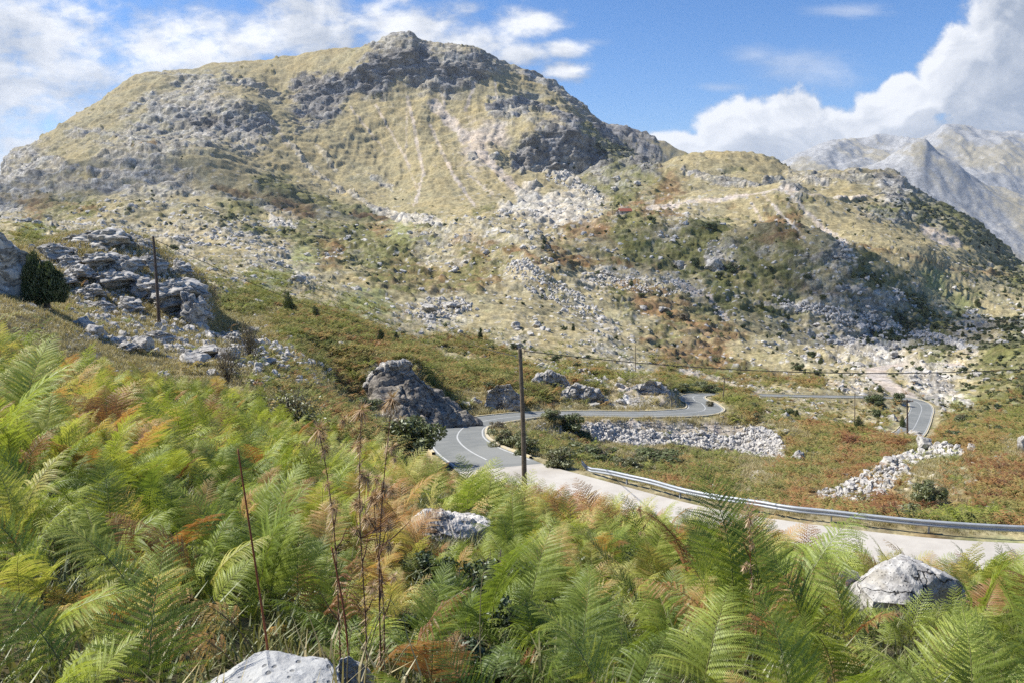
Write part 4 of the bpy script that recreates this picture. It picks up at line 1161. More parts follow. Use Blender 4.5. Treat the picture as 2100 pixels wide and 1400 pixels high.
def leaf_mat(name, stops, trans=.35, rough=.45, shade_attr=True, gloss=.06):
    m = bpy.data.materials.new(name); m.use_nodes = True
    m.node_tree.nodes.clear()
    w = NT(m.node_tree)
    t = tinted(w)
    sh = w.n('ShaderNodeAttribute', attribute_name='shade').outputs['Fac']
    f = w.math('ADD', t, w.math('MULTIPLY', w.math('SUBTRACT', sh, 0.5), 0.22), clamp=True)
    r = w.n('ShaderNodeValToRGB', i={0: f})
    el = r.color_ramp.elements
    el[0].position = stops[0][0]; el[0].color = stops[0][1] + (1,)
    el[1].position = stops[-1][0]; el[1].color = stops[-1][1] + (1,)
    for p, c in stops[1:-1]:
        e = el.new(p); e.color = c + (1,)
    v = w.math('MULTIPLY_ADD', sh, .5, .75)
    c = w.vmath('MULTIPLY', r.outputs[0], w.n('ShaderNodeCombineXYZ', i={0: v, 1: v, 2: v}).outputs[0])
    d = w.n('ShaderNodeBsdfDiffuse', i={'Color': c})
    tr = w.n('ShaderNodeBsdfTranslucent', i={'Color': w.vmath('MULTIPLY', c, (1.25, 1.2, .7))})
    gl = w.n('ShaderNodeBsdfGlossy', i={'Color': (.8, .85, .8, 1), 'Roughness': rough})
    m1 = w.n('ShaderNodeMixShader', i={0: trans, 1: d.outputs[0], 2: tr.outputs[0]})
    m2 = w.n('ShaderNodeMixShader', i={0: gloss, 1: m1.outputs[0], 2: gl.outputs[0]})
    out = w.n('ShaderNodeOutputMaterial')
    w.link(m2.outputs[0], out.inputs[0])
    return m

FERN_STOPS = [(0.0, (.105, .160, .030)), (.18, (.21, .275, .045)), (.38, (.36, .415, .078)), (.55, (.52, .47, .17)), (.70, (.50, .31, .12)), (.85, (.34, .15, .065)), (1.0, (.17, .09, .05))]
BRK_STOPS = [(0.0, (.34, .38, .06)), (.12, (.13, .155, .04)), (.35, (.21, .215, .062)), (.52, (.31, .26, .09)), (.68, (.36, .215, .085)), (.85, (.28, .125, .055)), (1.0, (.16, .08, .05))]
M_FERN = leaf_mat('bracken leaf', FERN_STOPS, .42, .5, gloss=.03)
M_BRK = leaf_mat('rusting bracken leaf', BRK_STOPS, .3, .6, gloss=.02)
M_STEM = leaf_mat('bracken stem', [(0, (.13, .15, .05)), (.5, (.22, .17, .07)), (1, (.14, .06, .03))], .1, .4)
M_BUSH = leaf_mat('shrub leaf', [(0.0, (.022, .040, .018)), (.3, (.050, .075, .026)), (.55, (.095, .12, .038)), (.8, (.17, .18, .08)), (1.0, (.20, .165, .115))], .22, .5)
M_TWIG = surf_mat('grey twigs', (.16, .13, .10), (.10, .08, .065), 8.0, .9, .3)
M_GRASS = leaf_mat('dry grass blade', [(0.0, (.13, .15, .045)), (.4, (.30, .26, .12)), (.8, (.44, .36, .19)), (1.0, (.36, .25, .13))], .3, .5)

# ------------------------------------------------------------------ bracken fronds
def frond(L, seed, phi0, phi1, bend, pairs=17, fine=True, curl=0.0, droop=.5, width=.36, stipe=.36):
    rg = np.random.default_rng(seed)
    V, Fc, mats, sh = [], [], [], []
    N = 40
    ts = np.linspace(0, 1, N)
    phi = phi0 + (phi1 - phi0) * ts ** bend
    side = np.cumsum(rg.normal(0, .03, N))
    dx = np.sin(phi); dz = np.cos(phi)
    pth = np.zeros((N, 3))
    for i in range(1, N):
        pth[i] = pth[i - 1] + np.array([dx[i], side[i] * .4, dz[i]]) * L / N
    tan = np.gradient(pth, axis=0); tan /= np.linalg.norm(tan, axis=1)[:, None]
    def add(vs, fs, m, s):
        o = len(V)
        V.extend(vs); Fc.extend([[a + o for a in f] for f in fs]); mats.extend([m] * len(fs)); sh.extend([s] * len(vs))
    # rachis as a three-sided tapering rod, in quads
    r0 = .0042 * (L / .9)
    for i in range(0, N - 3, 3):
        a = pth[i]; b = pth[i + 3]; ra = r0 * (1 - .8 * ts[i]); rb = r0 * (1 - .8 * ts[i + 3])
        up = np.array([-tan[i][2], 0, tan[i][0]]); sd = np.array([0, 1, 0])
        q = []
        for p, r in ((a, ra), (b, rb)):
            for k in range(3):
                an = 2 * math.pi * k / 3
                q.append(p + r * (math.cos(an) * up + math.sin(an) * sd))
        add(q, [(0, 1, 4, 3), (1, 2, 5, 4), (2, 0, 3, 5)], 1, .5)
    for j in range(pairs):
        u = (j + .3) / pairs
        t = stipe + (1 - stipe) * (u ** .92)
        i = min(int(t * (N - 1)), N - 2)
        base = pth[i] + (pth[i + 1] - pth[i]) * (t * (N - 1) - i)
        T = tan[i]; B = np.array([0, 1.0, 0]); Nn = np.cross(B, T); Nn /= np.linalg.norm(Nn)
        if Nn[2] < 0: Nn = -Nn
        pl = L * width * ((1 - u) ** .8) * (.82 + .18 * min(1, u * 5)) * rg.uniform(.9, 1.08) + .012
        for sgn in (-1, 1):
            ang = rad(rg.uniform(58, 70)) - u * .35
            D0 = math.cos(ang) * T + math.sin(ang) * sgn * B
            lift = rg.uniform(-.05, .25)
            nS = max(4, int(pl / (.0078 if fine else .026) / max(L, .6) * .8))
            p = base.copy(); step = pl / nS
            D = D0 + Nn * lift; D /= np.linalg.norm(D)
            shd = rg.uniform(.25, .75)
            prev = p.copy()
            for k in range(nS):
                w = k / nS
                D = D + (-np.array([0, 0, 1.0]) * droop * .11 + T * .02 + np.array([0, 0, 1.0]) * curl * .35 * math.sin(w * 9 + j)) * (12.0 / nS) ** 1
                D /= np.linalg.norm(D)
                p2 = p + D * step
                # pinnules on both sides of the midrib
                pin = pl * (.135 if fine else .17) * (1 - .86 * w ** 1.3) * (1.0 if k > 0 else .7)
                S = np.cross(Nn, D); S /= max(np.linalg.norm(S), 1e-6)
                for s2 in (-1, 1):
                    dirp = S * s2 * .93 + D * .36 + Nn * (rg.uniform(-.12, .06) - curl * .6 * rg.uniform(0, 1))
                    dirp /= np.linalg.norm(dirp)
                    wd = D * step * (.50 if fine else .52)
                    c0 = p + D * step * .5
                    m_ = c0 + dirp * pin * .45
                    add([c0 - wd * .6, m_ - wd * .9 - Nn * pin * .04, c0 + dirp * pin - Nn * pin * .12 + wd * .6, m_ + wd * .9], [(0, 1, 2, 3)], 0, shd + rg.uniform(-.18, .18))
                p = p2
            rb = np.cross(D0, Nn); rb /= np.linalg.norm(rb)
    V = np.array(V); 
    me = np_mesh('bracken', V, Fc, M_FERN, {'shade': np.clip(sh, 0, 1)})
    me.materials.append(M_STEM)
    me.polygons.foreach_set('material_index', np.array(mats, np.int32))
    return me

GP_F = 'bracken ferns standing tallest in the front of the fern bed'
fine_specs = [(1.05, .12, 1.25, 1.4, .5), (.95, .25, 1.45, 1.2, .8), (1.15, .05, 1.0, 1.8, .4), (.9, .35, 1.65, 1.0, .7), (1.0, .2, 1.15, 1.6, .9), (1.2, .1, 1.35, 1.3, .6), (.85, .1, .8, 1.5, .3)]
FM = [frond(L, 500 + i, p0, p1, b, 22, True, 0, dr, .34, .30) for i, (L, p0, p1, b, dr) in enumerate(fine_specs)]
FD = [frond(.9, 540, .2, 1.8, 1.2, 15, True, .8, 1.5, .27), frond(.8, 541, .1, 1.2, 1.5, 15, True, 1.0, 1.8, .24)]
FL = [frond(L, 560 + i, p0, p1, b, 13, False, 0, dr, .36, .25) for i, (L, p0, p1, b, dr) in enumerate(fine_specs[:4])]

def first(name, me, loc, rz, sc, label, cat, group, tint):
    o = bpy.data.objects.new(name, me); COL.objects.link(o)
    o.location = loc; o.rotation_euler = (0, 0, rz); o.scale = (sc,) * 3
    tag(o, label, cat, group); o['tint'] = float(tint)
    return o
fern_objs = []
hand = [  # photo x, ground distance, frond variant, heading, scale, tint
 (1250, 2.7, 0, 150, 1.0, .36), (1420, 3.0, 5, 60, .9, .30), (1600, 2.6, 2, 120, .95, .30), (1780, 2.55, 3, 200, 1.05, .34), (1950, 2.7, 1, 160, 1.05, .36), (2060, 2.9, 4, 110, 1.0, .30),
 (1500, 3.1, 1, 200, 1.05, .38), (1330, 3.4, 4, 170, .95, .40), (1700, 3.3, 5, 230, 1.1, .33), (1880, 3.5, 0, 20, 1.0, .34), (1180, 3.3, 2, 80, .9, .22), (1100, 4.0, 6, 120, .95, .16),
 (60, 3.0, 3, 10, 1.1, .28), (200, 2.8, 1, 165, 1.0, .20), (130, 3.8, 0, 185, 1.05, .30), (330, 3.6, 5, 180, 1.0, .40), (420, 4.4, 1, 15, 1.0, .45), (330, 2.6, 2, 100, .85, .22), (60, 4.6, 4, 60, 1.05, .5), (20, 7.0, 5, 30, 1.3, .3), (70, 8.5, 2, 80, 1.3, .34), (-20, 6.0, 0, 10, 1.25, .28), (150, 9.5, 5, 160, 1.2, .3),
 (620, 4.6, 4, 100, 1.0, .33), (480, 5.2, 0, 160, 1.1, .30), (560, 5.8, 2, 60, 1.15, .26), (250, 5.4, 6, 120, 1.1, .36), (880, 3.7, 6, 60, .9, .12), (960, 4.8, 0, 140, .95, .18),
 (1560, 5.0, 6, 95, 1.35, .18), (1500, 5.3, 2, 120, 1.3, .16), (1610, 5.4, 4, 20, 1.3, .22), (1640, 5.6, 0, 40, 1.1, .2), (1400, 4.8, 3, 150, 1.0, .27), (2080, 4.2, 5, 190, 1.0, .36)]
allm = FM
for k, (px, Y, vi, hd, sc, ti) in enumerate(hand):
    X = (px - 1050) / F * (Y * 1.02 + .3)
    o = first('bracken_fern', allm[vi], (X, Y, ground2(X, Y) - .02), rad(hd), sc * (1.0 if sc > 1.22 else (.66 if px > 900 else .78)), 'arching bracken fern frond standing in the front rows of the fern bed', 'fern', GP_F, ti)
    fern_objs.append(o)
dead_objs = []
for k, (px, Y, vi, hd, sc, ti) in enumerate([(560, 3.3, 0, 175, .95, .66), (540, 3.0, 0, 185, .8, .72), (1590, 4.7, 1, 60, 1.05, .74), (1500, 4.3, 0, 140, 1.0, .78), (1640, 4.6, 0, 200, 1.0, .8), (700, 3.6, 1, 80, .9, .85), (840, 3.3, 1, 10, .8, .9)]):
    X = (px - 1050) / F * (Y * 1.02 + .3)
    o = first('dead_fern', FD[vi], (X, Y, ground2(X, Y)), rad(hd), sc, 'withered brown bracken frond curling among the green ferns', 'fern', 'withered bracken fronds in the fern bed', ti)
    dead_objs.append(o)
low_objs = []
for k in range(4):
    px, Y = [(700, 22), (400, 17), (1000, 24), (200, 15)][k]
    X = (px - 1050) / F * Y
    o = first('bracken_fern', FL[k], (X, Y, ground2(X, Y)), k * 1.3, 1.0, 'bracken fern frond at the back of the fern bed', 'fern', 'bracken ferns at the back of the fern bed', .3)
    low_objs.append(o)

# --- extra bed of ferns, uncountable
def in_poly(x, y, poly):
    inside = np.zeros(len(x), bool); n = len(poly)
    for i in range(n):
        x1, y1 = poly[i]; x2, y2 = poly[(i + 1) % n]
        c = ((y1 > y) != (y2 > y)) & (x < (x2 - x1) * (y - y1) / (y2 - y1 + 1e-12) + x1)
        inside ^= c
    return inside
def road_clear(X, Y):
    return np.array([np.min(np.hypot(RC[:, 0] - x, RC[:, 1] - y) - RC[:, 3] / 2) for x, y in zip(X, Y)])
def bump2(px, py, cx, cy, rx, ry):
    return np.exp(-(((px - cx) / rx) ** 2 + ((py - cy) / ry) ** 2))
def fern_tint(px, py, X, Y, rg):
    n = fbm(X / 2.2 + 3, Y / 2.2, 3, 900) ; n2 = fbm(X / 7.0, Y / 7.0, 2, 911)
    t = .235 + .30 * n + .16 * n2 + rg.normal(0, .09, len(px))
    t += .34 * bump2(px, py, 120, 870, 170, 120) + .20 * bump2(px, py, 250, 1300, 260, 90)
    t += .42 * bump2(px, py, 800, 1150, 130, 240) + .40 * bump2(px, py, 960, 975, 90, 40) + .25 * bump2(px, py, 1180, 1080, 160, 45) + .2 * bump2(px, py, 1100, 1230, 90, 80)
    t += .35 * bump2(px, py, 1560, 1130, 110, 60) + .3 * bump2(px, py, 1850, 1250, 160, 30) + .12 * bump2(px, py, 1250, 1090, 250, 60)
    t += .09 * bump2(px, py, 1600, 1320, 500, 120) + .12 * bump2(px, py, 450, 850, 250, 120)
    t -= .20 * bump2(px, py, 1000, 1250, 150, 120)
    dead = rg.uniform(0, 1, len(px)) < .08
    t = np.where(dead, rg.uniform(.6, .95, len(px)), t)
    return np.clip(t, .02, .98)
def bed(ymin, ymax, dens, rg):
    A = .84 * ((ymax + 1.5) ** 2 - (ymin + 1.5) ** 2)
    n = int(A * dens)
    Y = np.sqrt(rg.uniform((ymin + 1.5) ** 2, (ymax + 1.5) ** 2, n)) - 1.5
    X = rg.uniform(-.84, .84, n) * (Y + 1.5)
    return X, Y
ROCK_HOLES = []
CLEAR_VIEW = [(1750, 1140, 1975, 1212, 9.2), (865, 1052, 1005, 1088, 11.6), (440, 1350, 765, 1395, 3.0), (440, 1150, 640, 1225, 3.6)]
def keep_mask(X, Y, Z, h=.7):
    px, py = project(X, Y, Z)
    lim = np.interp(px, [0, 150, 300, 450, 600, 750, 900, 1000, 1150], [26, 27, 34, 36, 34, 34, 38, 42, 60])
    ok = (Y < lim) & (np.hypot(X, Y) > 1.9)
    ok &= road_clear(X, Y) > .9
    ok &= ~((RD_at(X, Y) < .8))
    ok &= Y < np.interp(X, RC[:J, 0][::-1] if RC[0, 0] > RC[J - 1, 0] else RC[:J, 0], (RC[:J, 1][::-1] if RC[0, 0] > RC[J - 1, 0] else RC[:J, 1])) - 3.0
    pt = project(X, Y, Z + h)[1]
    for (x0, y0, x1, y1, yb) in CLEAR_VIEW:
        mx = 36 * 3.0 / np.maximum(Y, 1.5)
        ok &= ~((px > x0 - mx) & (px < x1 + mx) & (Y < yb) & (pt < y1) & (py > y0))
    for (hx, hy, hr) in ROCK_HOLES:
        ok &= np.hypot(X - hx, (Y - hy)) > hr
    return ok, px, py
def RD_at(X, Y):
    return bilerp_rows(np.minimum(RD, 99), X, Y)
# boulders in the bed that must stay free of fronds; also the dark gap under the dead fronds
for (px, Y, r) in ((600, 2.85, .42), (740, 2.95, .22), (930, 11.2, .85), (900, 10.2, .6), (1850, 8.6, 1.0), (1760, 8.4, .5), (1900, 7.6, .7), (1820, 7.4, .6), (545, 3.75, .42), (520, 3.2, .25), (590, 3.4, .3), (440, 3.4, .2), (600, 2.3, .5), (690, 2.4, .35)):
    ROCK_HOLES.append(((px - 1050) / F * (Y * 1.02 + .4), Y, r))
rg = np.random.default_rng(77)
def place_bed(name, ymin, ymax, dens, src, ndead, smin, smax, label):
    X, Y = bed(ymin, ymax, dens, rg)
    Z = bilerp_rows(TZ, X, Y)
    ok, px, py = keep_mask(X, Y, Z, .75 * smax)
    X, Y, Z, px, py = X[ok], Y[ok], Z[ok], px[ok], py[ok]
    hole = fbm(X / .8, Y / .8, 2, 935) > (-.32 if smax > .5 else -9)
    X, Y, Z, px, py = X[hole], Y[hole], Z[hole], px[hole], py[hole]
    n = len(X)
    t = fern_tint(px, py, X, Y, rg)
    idx = rg.integers(0, len(src) - ndead, n)
    if ndead:
        idx = np.where(t > .66, rg.integers(len(src) - ndead, len(src), n), idx)
    rot = np.column_stack([rg.normal(0, .12, n), rg.normal(0, .12, n), rg.uniform(0, 6.283, n)])
    s = rg.uniform(smin, smax, n) * np.clip(1 + .6 * fbm(X / 1.3, Y / 1.3, 2, 930), .55, 1.4) * np.clip(.62 + Y * .06, .72, 1.0)
    print(name, n)
    return scatter(name, np.column_stack([X, Y, Z - .03]), rot, np.column_stack([s, s, s]), idx, t, src, label)
place_bed('bracken_bed', 1.6, 12.0, 20.0, fern_objs[:6] + [fern_objs[11]] + dead_objs[:2], 2, .38, .86, 'dense bed of green and browning bracken fern filling the near slope')
place_bed('bracken_bed', 1.4, 13.0, 26.0, low_objs + dead_objs[:1], 1, .25, .45, 'low young bracken and leaf litter filling the ground between the tall fronds')
place_bed('bracken_bed', 12.0, 58.0, 6.5, low_objs + dead_objs[:1], 1, .7, 1.1, 'bracken fern running down the slope to the roadside')
print('ferns', round(time.time() - T0, 1))
from mathutils import noise as mnoise
# ------------------------------------------------------------------ limestone
def stone_mat(name, base=(.50, .475, .425), dark=(.27, .255, .235), scale=1.0, crack=.9, strata=0.0, pale=(.64, .62, .57)):
    m, w, b = principled(name, .88, .2)
    tc = w.n('ShaderNodeTexCoord').outputs['Object']
    p = w.vmath('MULTIPLY', tc, (scale, scale, scale))
    n1 = w.noise(p, 2.2, 8, .65, .3)
    n2 = w.noise(p, 9.0, 6, .7)
    n3 = w.noise(p, .8, 4, .6, .5)
    wp = w.vmath('ADD', p, w.vmath('MULTIPLY', w.noise(p, 1.6, 4, .6, 0, 1), (.5, .5, .5)))
    vo = w.n('ShaderNodeTexVoronoi', feature='DISTANCE_TO_EDGE', i={'Vector': wp, 'Scale': .95})
    ck = w.math('MAXIMUM', w.smooth(vo.outputs['Distance'], .0, .03), w.smooth(w.noise(p, 1.1, 3, .5), .46, .52))
    vo2 = w.n('ShaderNodeTexVoronoi', feature='F1', i={'Vector': p, 'Scale': 11.0})
    pit = w.smooth(vo2.outputs['Distance'], .12, .3)
    c = w.mix(w.smooth(n1, .36, .62), dark + (1,), base + (1,))
    c = w.mix(w.smooth(n2, .56, .70), c, pale + (1,))
    c = w.mix(w.smooth(n3, .58, .68, 0, .5), c, (.30, .27, .21, 1))
    ckm = w.math('MAXIMUM', ck, 1 - crack)
    ptm = w.smooth(pit, 0, 1, .45, 1)
    f = w.math('MULTIPLY', ckm, ptm)
    if strata:
        sz = w.n('ShaderNodeTexNoise', i={'Vector': w.vmath('MULTIPLY', wp, (.25, .25, strata)), 'Scale': 1.0, 'Detail': 5, 'Roughness': .6}).outputs[0]
        sm = w.smooth(w.math('ABSOLUTE', w.math('SUBTRACT', w.math('FRACT', w.math('MULTIPLY', sz, 9.0)), .5)), .0, .16)
        f = w.math('MULTIPLY', f, w.math('MULTIPLY_ADD', sm, .6, .4))
    c = w.vmath('MULTIPLY', c, w.n('ShaderNodeCombineXYZ', i={0: f, 1: f, 2: f}).outputs[0])
    w.link(c, b.inputs['Base Color'])
    hgt = w.math('ADD', w.math('MULTIPLY', n1, .6), w.math('ADD', w.math('MULTIPLY', n2, .35), w.math('MULTIPLY', f, .5)))
    bp = w.n('ShaderNodeBump', i={'Strength': .75, 'Distance': .06 / scale, 'Height': hgt})
    w.link(bp.outputs[0], b.inputs['Normal'])
    return m
M_ROCK = stone_mat('limestone', scale=1.2)
M_NEAR = stone_mat('lichened limestone', scale=2.6, crack=.95, base=(.47, .455, .42), pale=(.66, .64, .60))
M_SMOOTH = stone_mat('smooth pale boulder', (.42, .42, .40), (.33, .33, .32), 2.0, .12, 0, (.52, .52, .50))
M_BIG = stone_mat('weathered limestone outcrop', (.50, .475, .43), (.26, .25, .23), .55, .8, 2.2, (.64, .62, .575))
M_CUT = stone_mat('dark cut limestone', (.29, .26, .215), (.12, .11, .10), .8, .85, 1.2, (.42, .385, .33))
M_RUB = stone_mat('pale rubble', (.58, .55, .50), (.38, .36, .33), .9, .5, 0, (.70, .68, .63))

def rock_mesh(name, seed, sub=3, flat=.7, mat=None, rough=.14, planes=12, strata=0, fine=.03, elong=1.0):
    rnd = random.Random(seed)
    bm = bmesh.new()
    bmesh.ops.create_icosphere(bm, subdivisions=sub, radius=1.0)
    pl = []
    for _ in range(planes):
        n = Vector((rnd.gauss(0, 1), rnd.gauss(0, 1), rnd.gauss(0, .7))).normalized()
        pl.append((n, rnd.uniform(.52, .86)))
    off = Vector((seed * 3.1, seed * 1.7, seed * .9))
    for v in bm.verts:
        p = v.co.copy()
        for n, d in pl:
            s = p.dot(n)
            if s > d: p -= n * (s - d)
        r = 1 + rough * 2.0 * mnoise.fractal(p * 1.6 + off, 1.0, 2.0, 3)
        if strata:
            q = p.z * strata + .6 * mnoise.noise(p * 1.3 + off)
            r *= 1 + .055 * (abs((q % 1.0) - .5) * 2 - .5) * 1.4
        r += fine * mnoise.fractal(p * 6 + off, .9, 2.0, 4)
        p = p * r
        v.co = Vector((p.x * elong, p.y, p.z * flat))
    me = bpy.data.meshes.new(name)
    bm.to_mesh(me); bm.free()
    if sub >= 3:
        me.polygons.foreach_set('use_smooth', np.ones(len(me.polygons), bool))
        try:
            me.set_sharp_from_angle(angle=rad(38))
        except Exception:
            pass
    me.materials.append(mat or M_ROCK)
    return me
RM = [rock_mesh('rock', 20 + i, 4, .62 + .1 * (i % 3), M_ROCK, .16, 13) for i in range(7)]
RS = [rock_mesh('strata_rock', 60 + i, 5, .8, M_BIG, .20, 9, 2.3, .06) for i in range(4)]
RSM = [rock_mesh('rubble_rock', 90 + i, 2, .7, M_RUB, .16, 10) for i in range(6)]

def at(px, py, ymin=20, ymax=3000):
    """ground point on the finished terrain seen through a photo pixel"""
    a, e = ray(px, py)
    st = _steps[(_steps >= ymin) & (_steps <= ymax)]
    zt = bilerp_rows(TZ, a * st, st)
    hit = np.nonzero(e * st < zt)[0]
    k = hit[0] if len(hit) else int(np.argmin(e * st - zt))
    y = st[k]
    return np.array([a * y, y, zt[k]])
def put(me, name, px, pbase, wpx, hpx, label, cat, group=None, Y=None, rz=None, tilt=0, deep=.9, sink=.22, ymin=20):
    """stand a unit mesh on the ground so that it spans wpx x hpx pixels of the photograph at its distance"""
    if Y is None:
        g = at(px, pbase, ymin); Y = g[1]
    a, e = ray(px, pbase)
    X = a * Y
    zg = ground2(X, Y)
    zb = min(e * Y, zg) if abs(zg - e * Y) < .06 * Y + .5 else zg
    sx = wpx * Y / F / 2; h = hpx * Y / F
    zs = h / (1.25 if me in RM or me in RS else 1.3)
    o = bpy.data.objects.new(name, me); COL.objects.link(o)
    o.location = (X, Y, zb + h * (.5 - sink * .5)); 
    rr = random.random() * 6.28 if rz is None else rz
    o.rotation_euler = (tilt, tilt * .6, rr)
    o.scale = (sx * 1.12, sx * deep * 1.1, zs * .95)
    if rz is None:
        o.scale = (sx * 1.1, sx * 1.1, zs * .95)
    tag(o, label, cat, group)
    return o

# --- named boulders: (mesh, px, base y, w, h, label)
B = [
 (RS[0], 14, 620, 122, 150, 'big rounded grey boulder with curved cracks beside the dark juniper tree', 50),
 (RS[1], 352, 592, 110, 62, 'broad overhanging grey crag just right of the dark leaning pole', 73),
 (RS[2], 398, 640, 56, 66, 'dark broken rock column under the overhanging crag', 71),
 (RM[0], 466, 682, 48, 46, 'upright rounded pale boulder at the right end of the left ridge', 56),
 (RM[1], 415, 676, 62, 30, 'low rounded pale boulder left of the upright rounded one', 56),
 (RM[2], 398, 712, 58, 36, 'humped grey boulder with diagonal cracks below the rounded pair', 50),
 (RM[3], 436, 742, 34, 24, 'small pale boulder beside the grey thorn shrub', 46),
 (RM[4], 188, 684, 48, 28, 'flat pale slab lying below the dark juniper tree', 48),
 (RM[5], 285, 690, 60, 34, 'pale cracked boulder below the foot of the dark leaning pole', 50),
 (RM[6], 170, 652, 40, 32, 'grey block tucked under the right side of the juniper tree', 50),
 (RM[0], 238, 672, 34, 22, 'small pale rock between the slab and the cracked boulder', 50),
 (RM[1], 345, 672, 40, 20, 'low pale rock right of the foot of the dark leaning pole', 55),
 (RM[2], 540, 692, 46, 16, 'long low pale rock right of the grey bare shrub', 60),
 (RM[3], 608, 738, 26, 14, 'small pale stone on the straw slope above the green hazy shrub', 55),
 (RM[4], 545, 748, 30, 16, 'small cracked stone left of the straw slope stone', 50),
 (RS[3], 225, 514, 130, 44, 'long flat topped rocky crest on the left ridge', 82),
 (RS[1], 165, 508, 70, 32, 'left end of the rocky crest on the left ridge', 82),
 (RS[2], 285, 522, 60, 36, 'right end of the rocky crest near the top of the leaning pole', 82),
 (RM[5], 1637, 944, 28, 24, 'lone white boulder at the right foot of the rubble embankment', None),
 (RM[6], 1803, 888, 26, 20, 'white boulder standing left of the pole with the wide crossarm', None),
 (RM[0], 1872, 892, 30, 14, 'low white rock at the foot of the farthest road bend', None),
 (RM[1], 1893, 922, 32, 34, 'tallest white boulder at the upper end of the pale rock line', None),
 (RM[2], 1575, 1022, 74, 40, 'big pale boulder with a dark split side just beyond the crash barrier', 47),
 (RM[3], 1822, 958, 50, 30, 'long pale boulder at the left of the pale rock line', None),
 (RM[4], 2095, 925, 22, 36, 'white boulder cut off by the right edge of the picture', None),
 (RM[5], 1673, 865, 16, 13, 'small white stone in the scrub above the rubble embankment', None),
 (RM[6], 1265, 374, 23, 17, 'pale block alone on the green slope below the cliff', None),
 (RM[0], 1308, 382, 16, 14, 'smaller brown block right of the pale one under the cliff', None),
 (RM[1], 1262, 392, 16, 11, 'low pale stone under the lone block below the cliff', None),
 (RM[2], 1461, 556, 34, 34, 'white leaning slab on the dark middle slope', None),
 (RM[3], 1393, 552, 22, 22, 'white slab on the dark middle slope left of the leaning slab', None),
 (RM[4], 1058, 676, 24, 18, 'round pale boulder on the stony slope above the tall pole', None),
 (RM[5], 1102, 672, 20, 16, 'pale boulder right of the round one above the tall pole', None),
 (RM[6], 876, 640, 36, 22, 'cluster leader boulder on the straw meadow in mid slope', None),
 (RM[0], 930, 634, 34, 20, 'broad low boulder right of the cluster on the straw meadow', None),
 (RM[1], 1245, 565, 20, 14, 'dark boulder at the top of the pale debris tongue', None),
]
for k_, (px, pb, wp, hp) in enumerate([(120, 528, 60, 30), (205, 548, 70, 34), (262, 556, 60, 32), (170, 572, 64, 30), (318, 556, 56, 34), (235, 588, 76, 34), (300, 606, 70, 36), (190, 610, 54, 28), (150, 548, 50, 26), (345, 640, 60, 34),
                                       (270, 640, 60, 30), (410, 652, 50, 30), (215, 640, 48, 24), (130, 590, 46, 24), (375, 566, 46, 30), (480, 706, 44, 26), (330, 702, 56, 26), (255, 722, 50, 22), (390, 735, 44, 20), (470, 770, 40, 18)]):
    put(RS[k_ % 4], 'boulder', px, pb, wp, hp, 'layered grey limestone slab breaking through the grass of the left ridge', 'boulder', 'layered slabs of the left ridge', None, rz=random.uniform(-.6, .6), ymin=40)
for (me, px, pb, wp, hp, lab, Y) in B:
    put(me, 'boulder', px, pb, wp, hp, lab, 'boulder', None, Y, rz=random.uniform(-.3, .3) if me in RS else None)

# --- hull rocks with an outline of their own
def outline_rock(name, front, Y, depth, back_scale, label, mat, seed, cuts=5, amp=.05, skew=(0, 0), cat='rock outcrop', sink=0.6, flute=1.0):
    """front: (px, py[, dY]) silhouette points; builds a solid chiselled rock of the given depth"""
    pts = []
    C0 = np.mean([[p[0], p[1]] for p in front], axis=0)
    for p in front:
        y = Y + (p[2] if len(p) > 2 else 0)
        a, e = ray(p[0], p[1]); pts.append(Vector((a * y, y, e * y)))
        bx, by = C0[0] + (p[0] - C0[0]) * back_scale + skew[0], C0[1] + (p[1] - C0[1]) * back_scale + skew[1]
        y2 = y + depth
        a, e = ray(bx, by); pts.append(Vector((a * y2, y2, e * y2)))
    ctr = sum(pts, Vector()) / len(pts)
    size = max((p - ctr).length for p in pts)
    zmin = min(p.z for p in pts)
    bm = bmesh.new()
    for p in pts:
        bm.verts.new(p - ctr)
        if p.z < zmin + size * .6:
            bm.verts.new(p - ctr - Vector((0, 0, sink)))
    bmesh.ops.convex_hull(bm, input=bm.verts)
    for v in [v for v in bm.verts if not v.link_faces]:
        bm.verts.remove(v)
    bmesh.ops.triangulate(bm, faces=bm.faces)
    for _ in range(cuts):
        es = [e for e in bm.edges if e.calc_length() > size / 26]
        if not es: break
        bmesh.ops.subdivide_edges(bm, edges=es, cuts=1)
        bmesh.ops.triangulate(bm, faces=bm.faces)
    bm.normal_update()
    s = 1.0 / size; off = Vector((seed * 2.3, seed * 1.1, seed * 4.7))
    mv = []
    for v in bm.verts:
        p = v.co * s; p.z *= flute
        vor = mnoise.voronoi(p * 3.3 + off)
        d = vor[0][1] - vor[0][0]
        h = amp * (1.2 * mnoise.fractal(p * 2.2 + off, .9, 2.0, 5) - .55 * max(0, 1 - d * 4.5) + .35 * mnoise.fractal(p * 9 + off, .8, 2.0, 4))
        mv.append(v.co + v.normal * h * size)
    for v, c in zip(bm.verts, mv):
        v.co = c
    me = bpy.data.meshes.new(name); bm.to_mesh(me); bm.free()
    me.materials.append(mat)
    o = bpy.data.objects.new(name, me); COL.objects.link(o); o.location = ctr
    tag(o, label, cat)
    return o
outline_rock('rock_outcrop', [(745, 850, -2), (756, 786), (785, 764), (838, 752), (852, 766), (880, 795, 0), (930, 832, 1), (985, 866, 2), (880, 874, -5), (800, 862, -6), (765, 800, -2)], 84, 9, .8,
             'large dark triangular rock face cut beside the first road bend', M_CUT, 3, 6, .075, (-18, -6), sink=2, flute=.4)
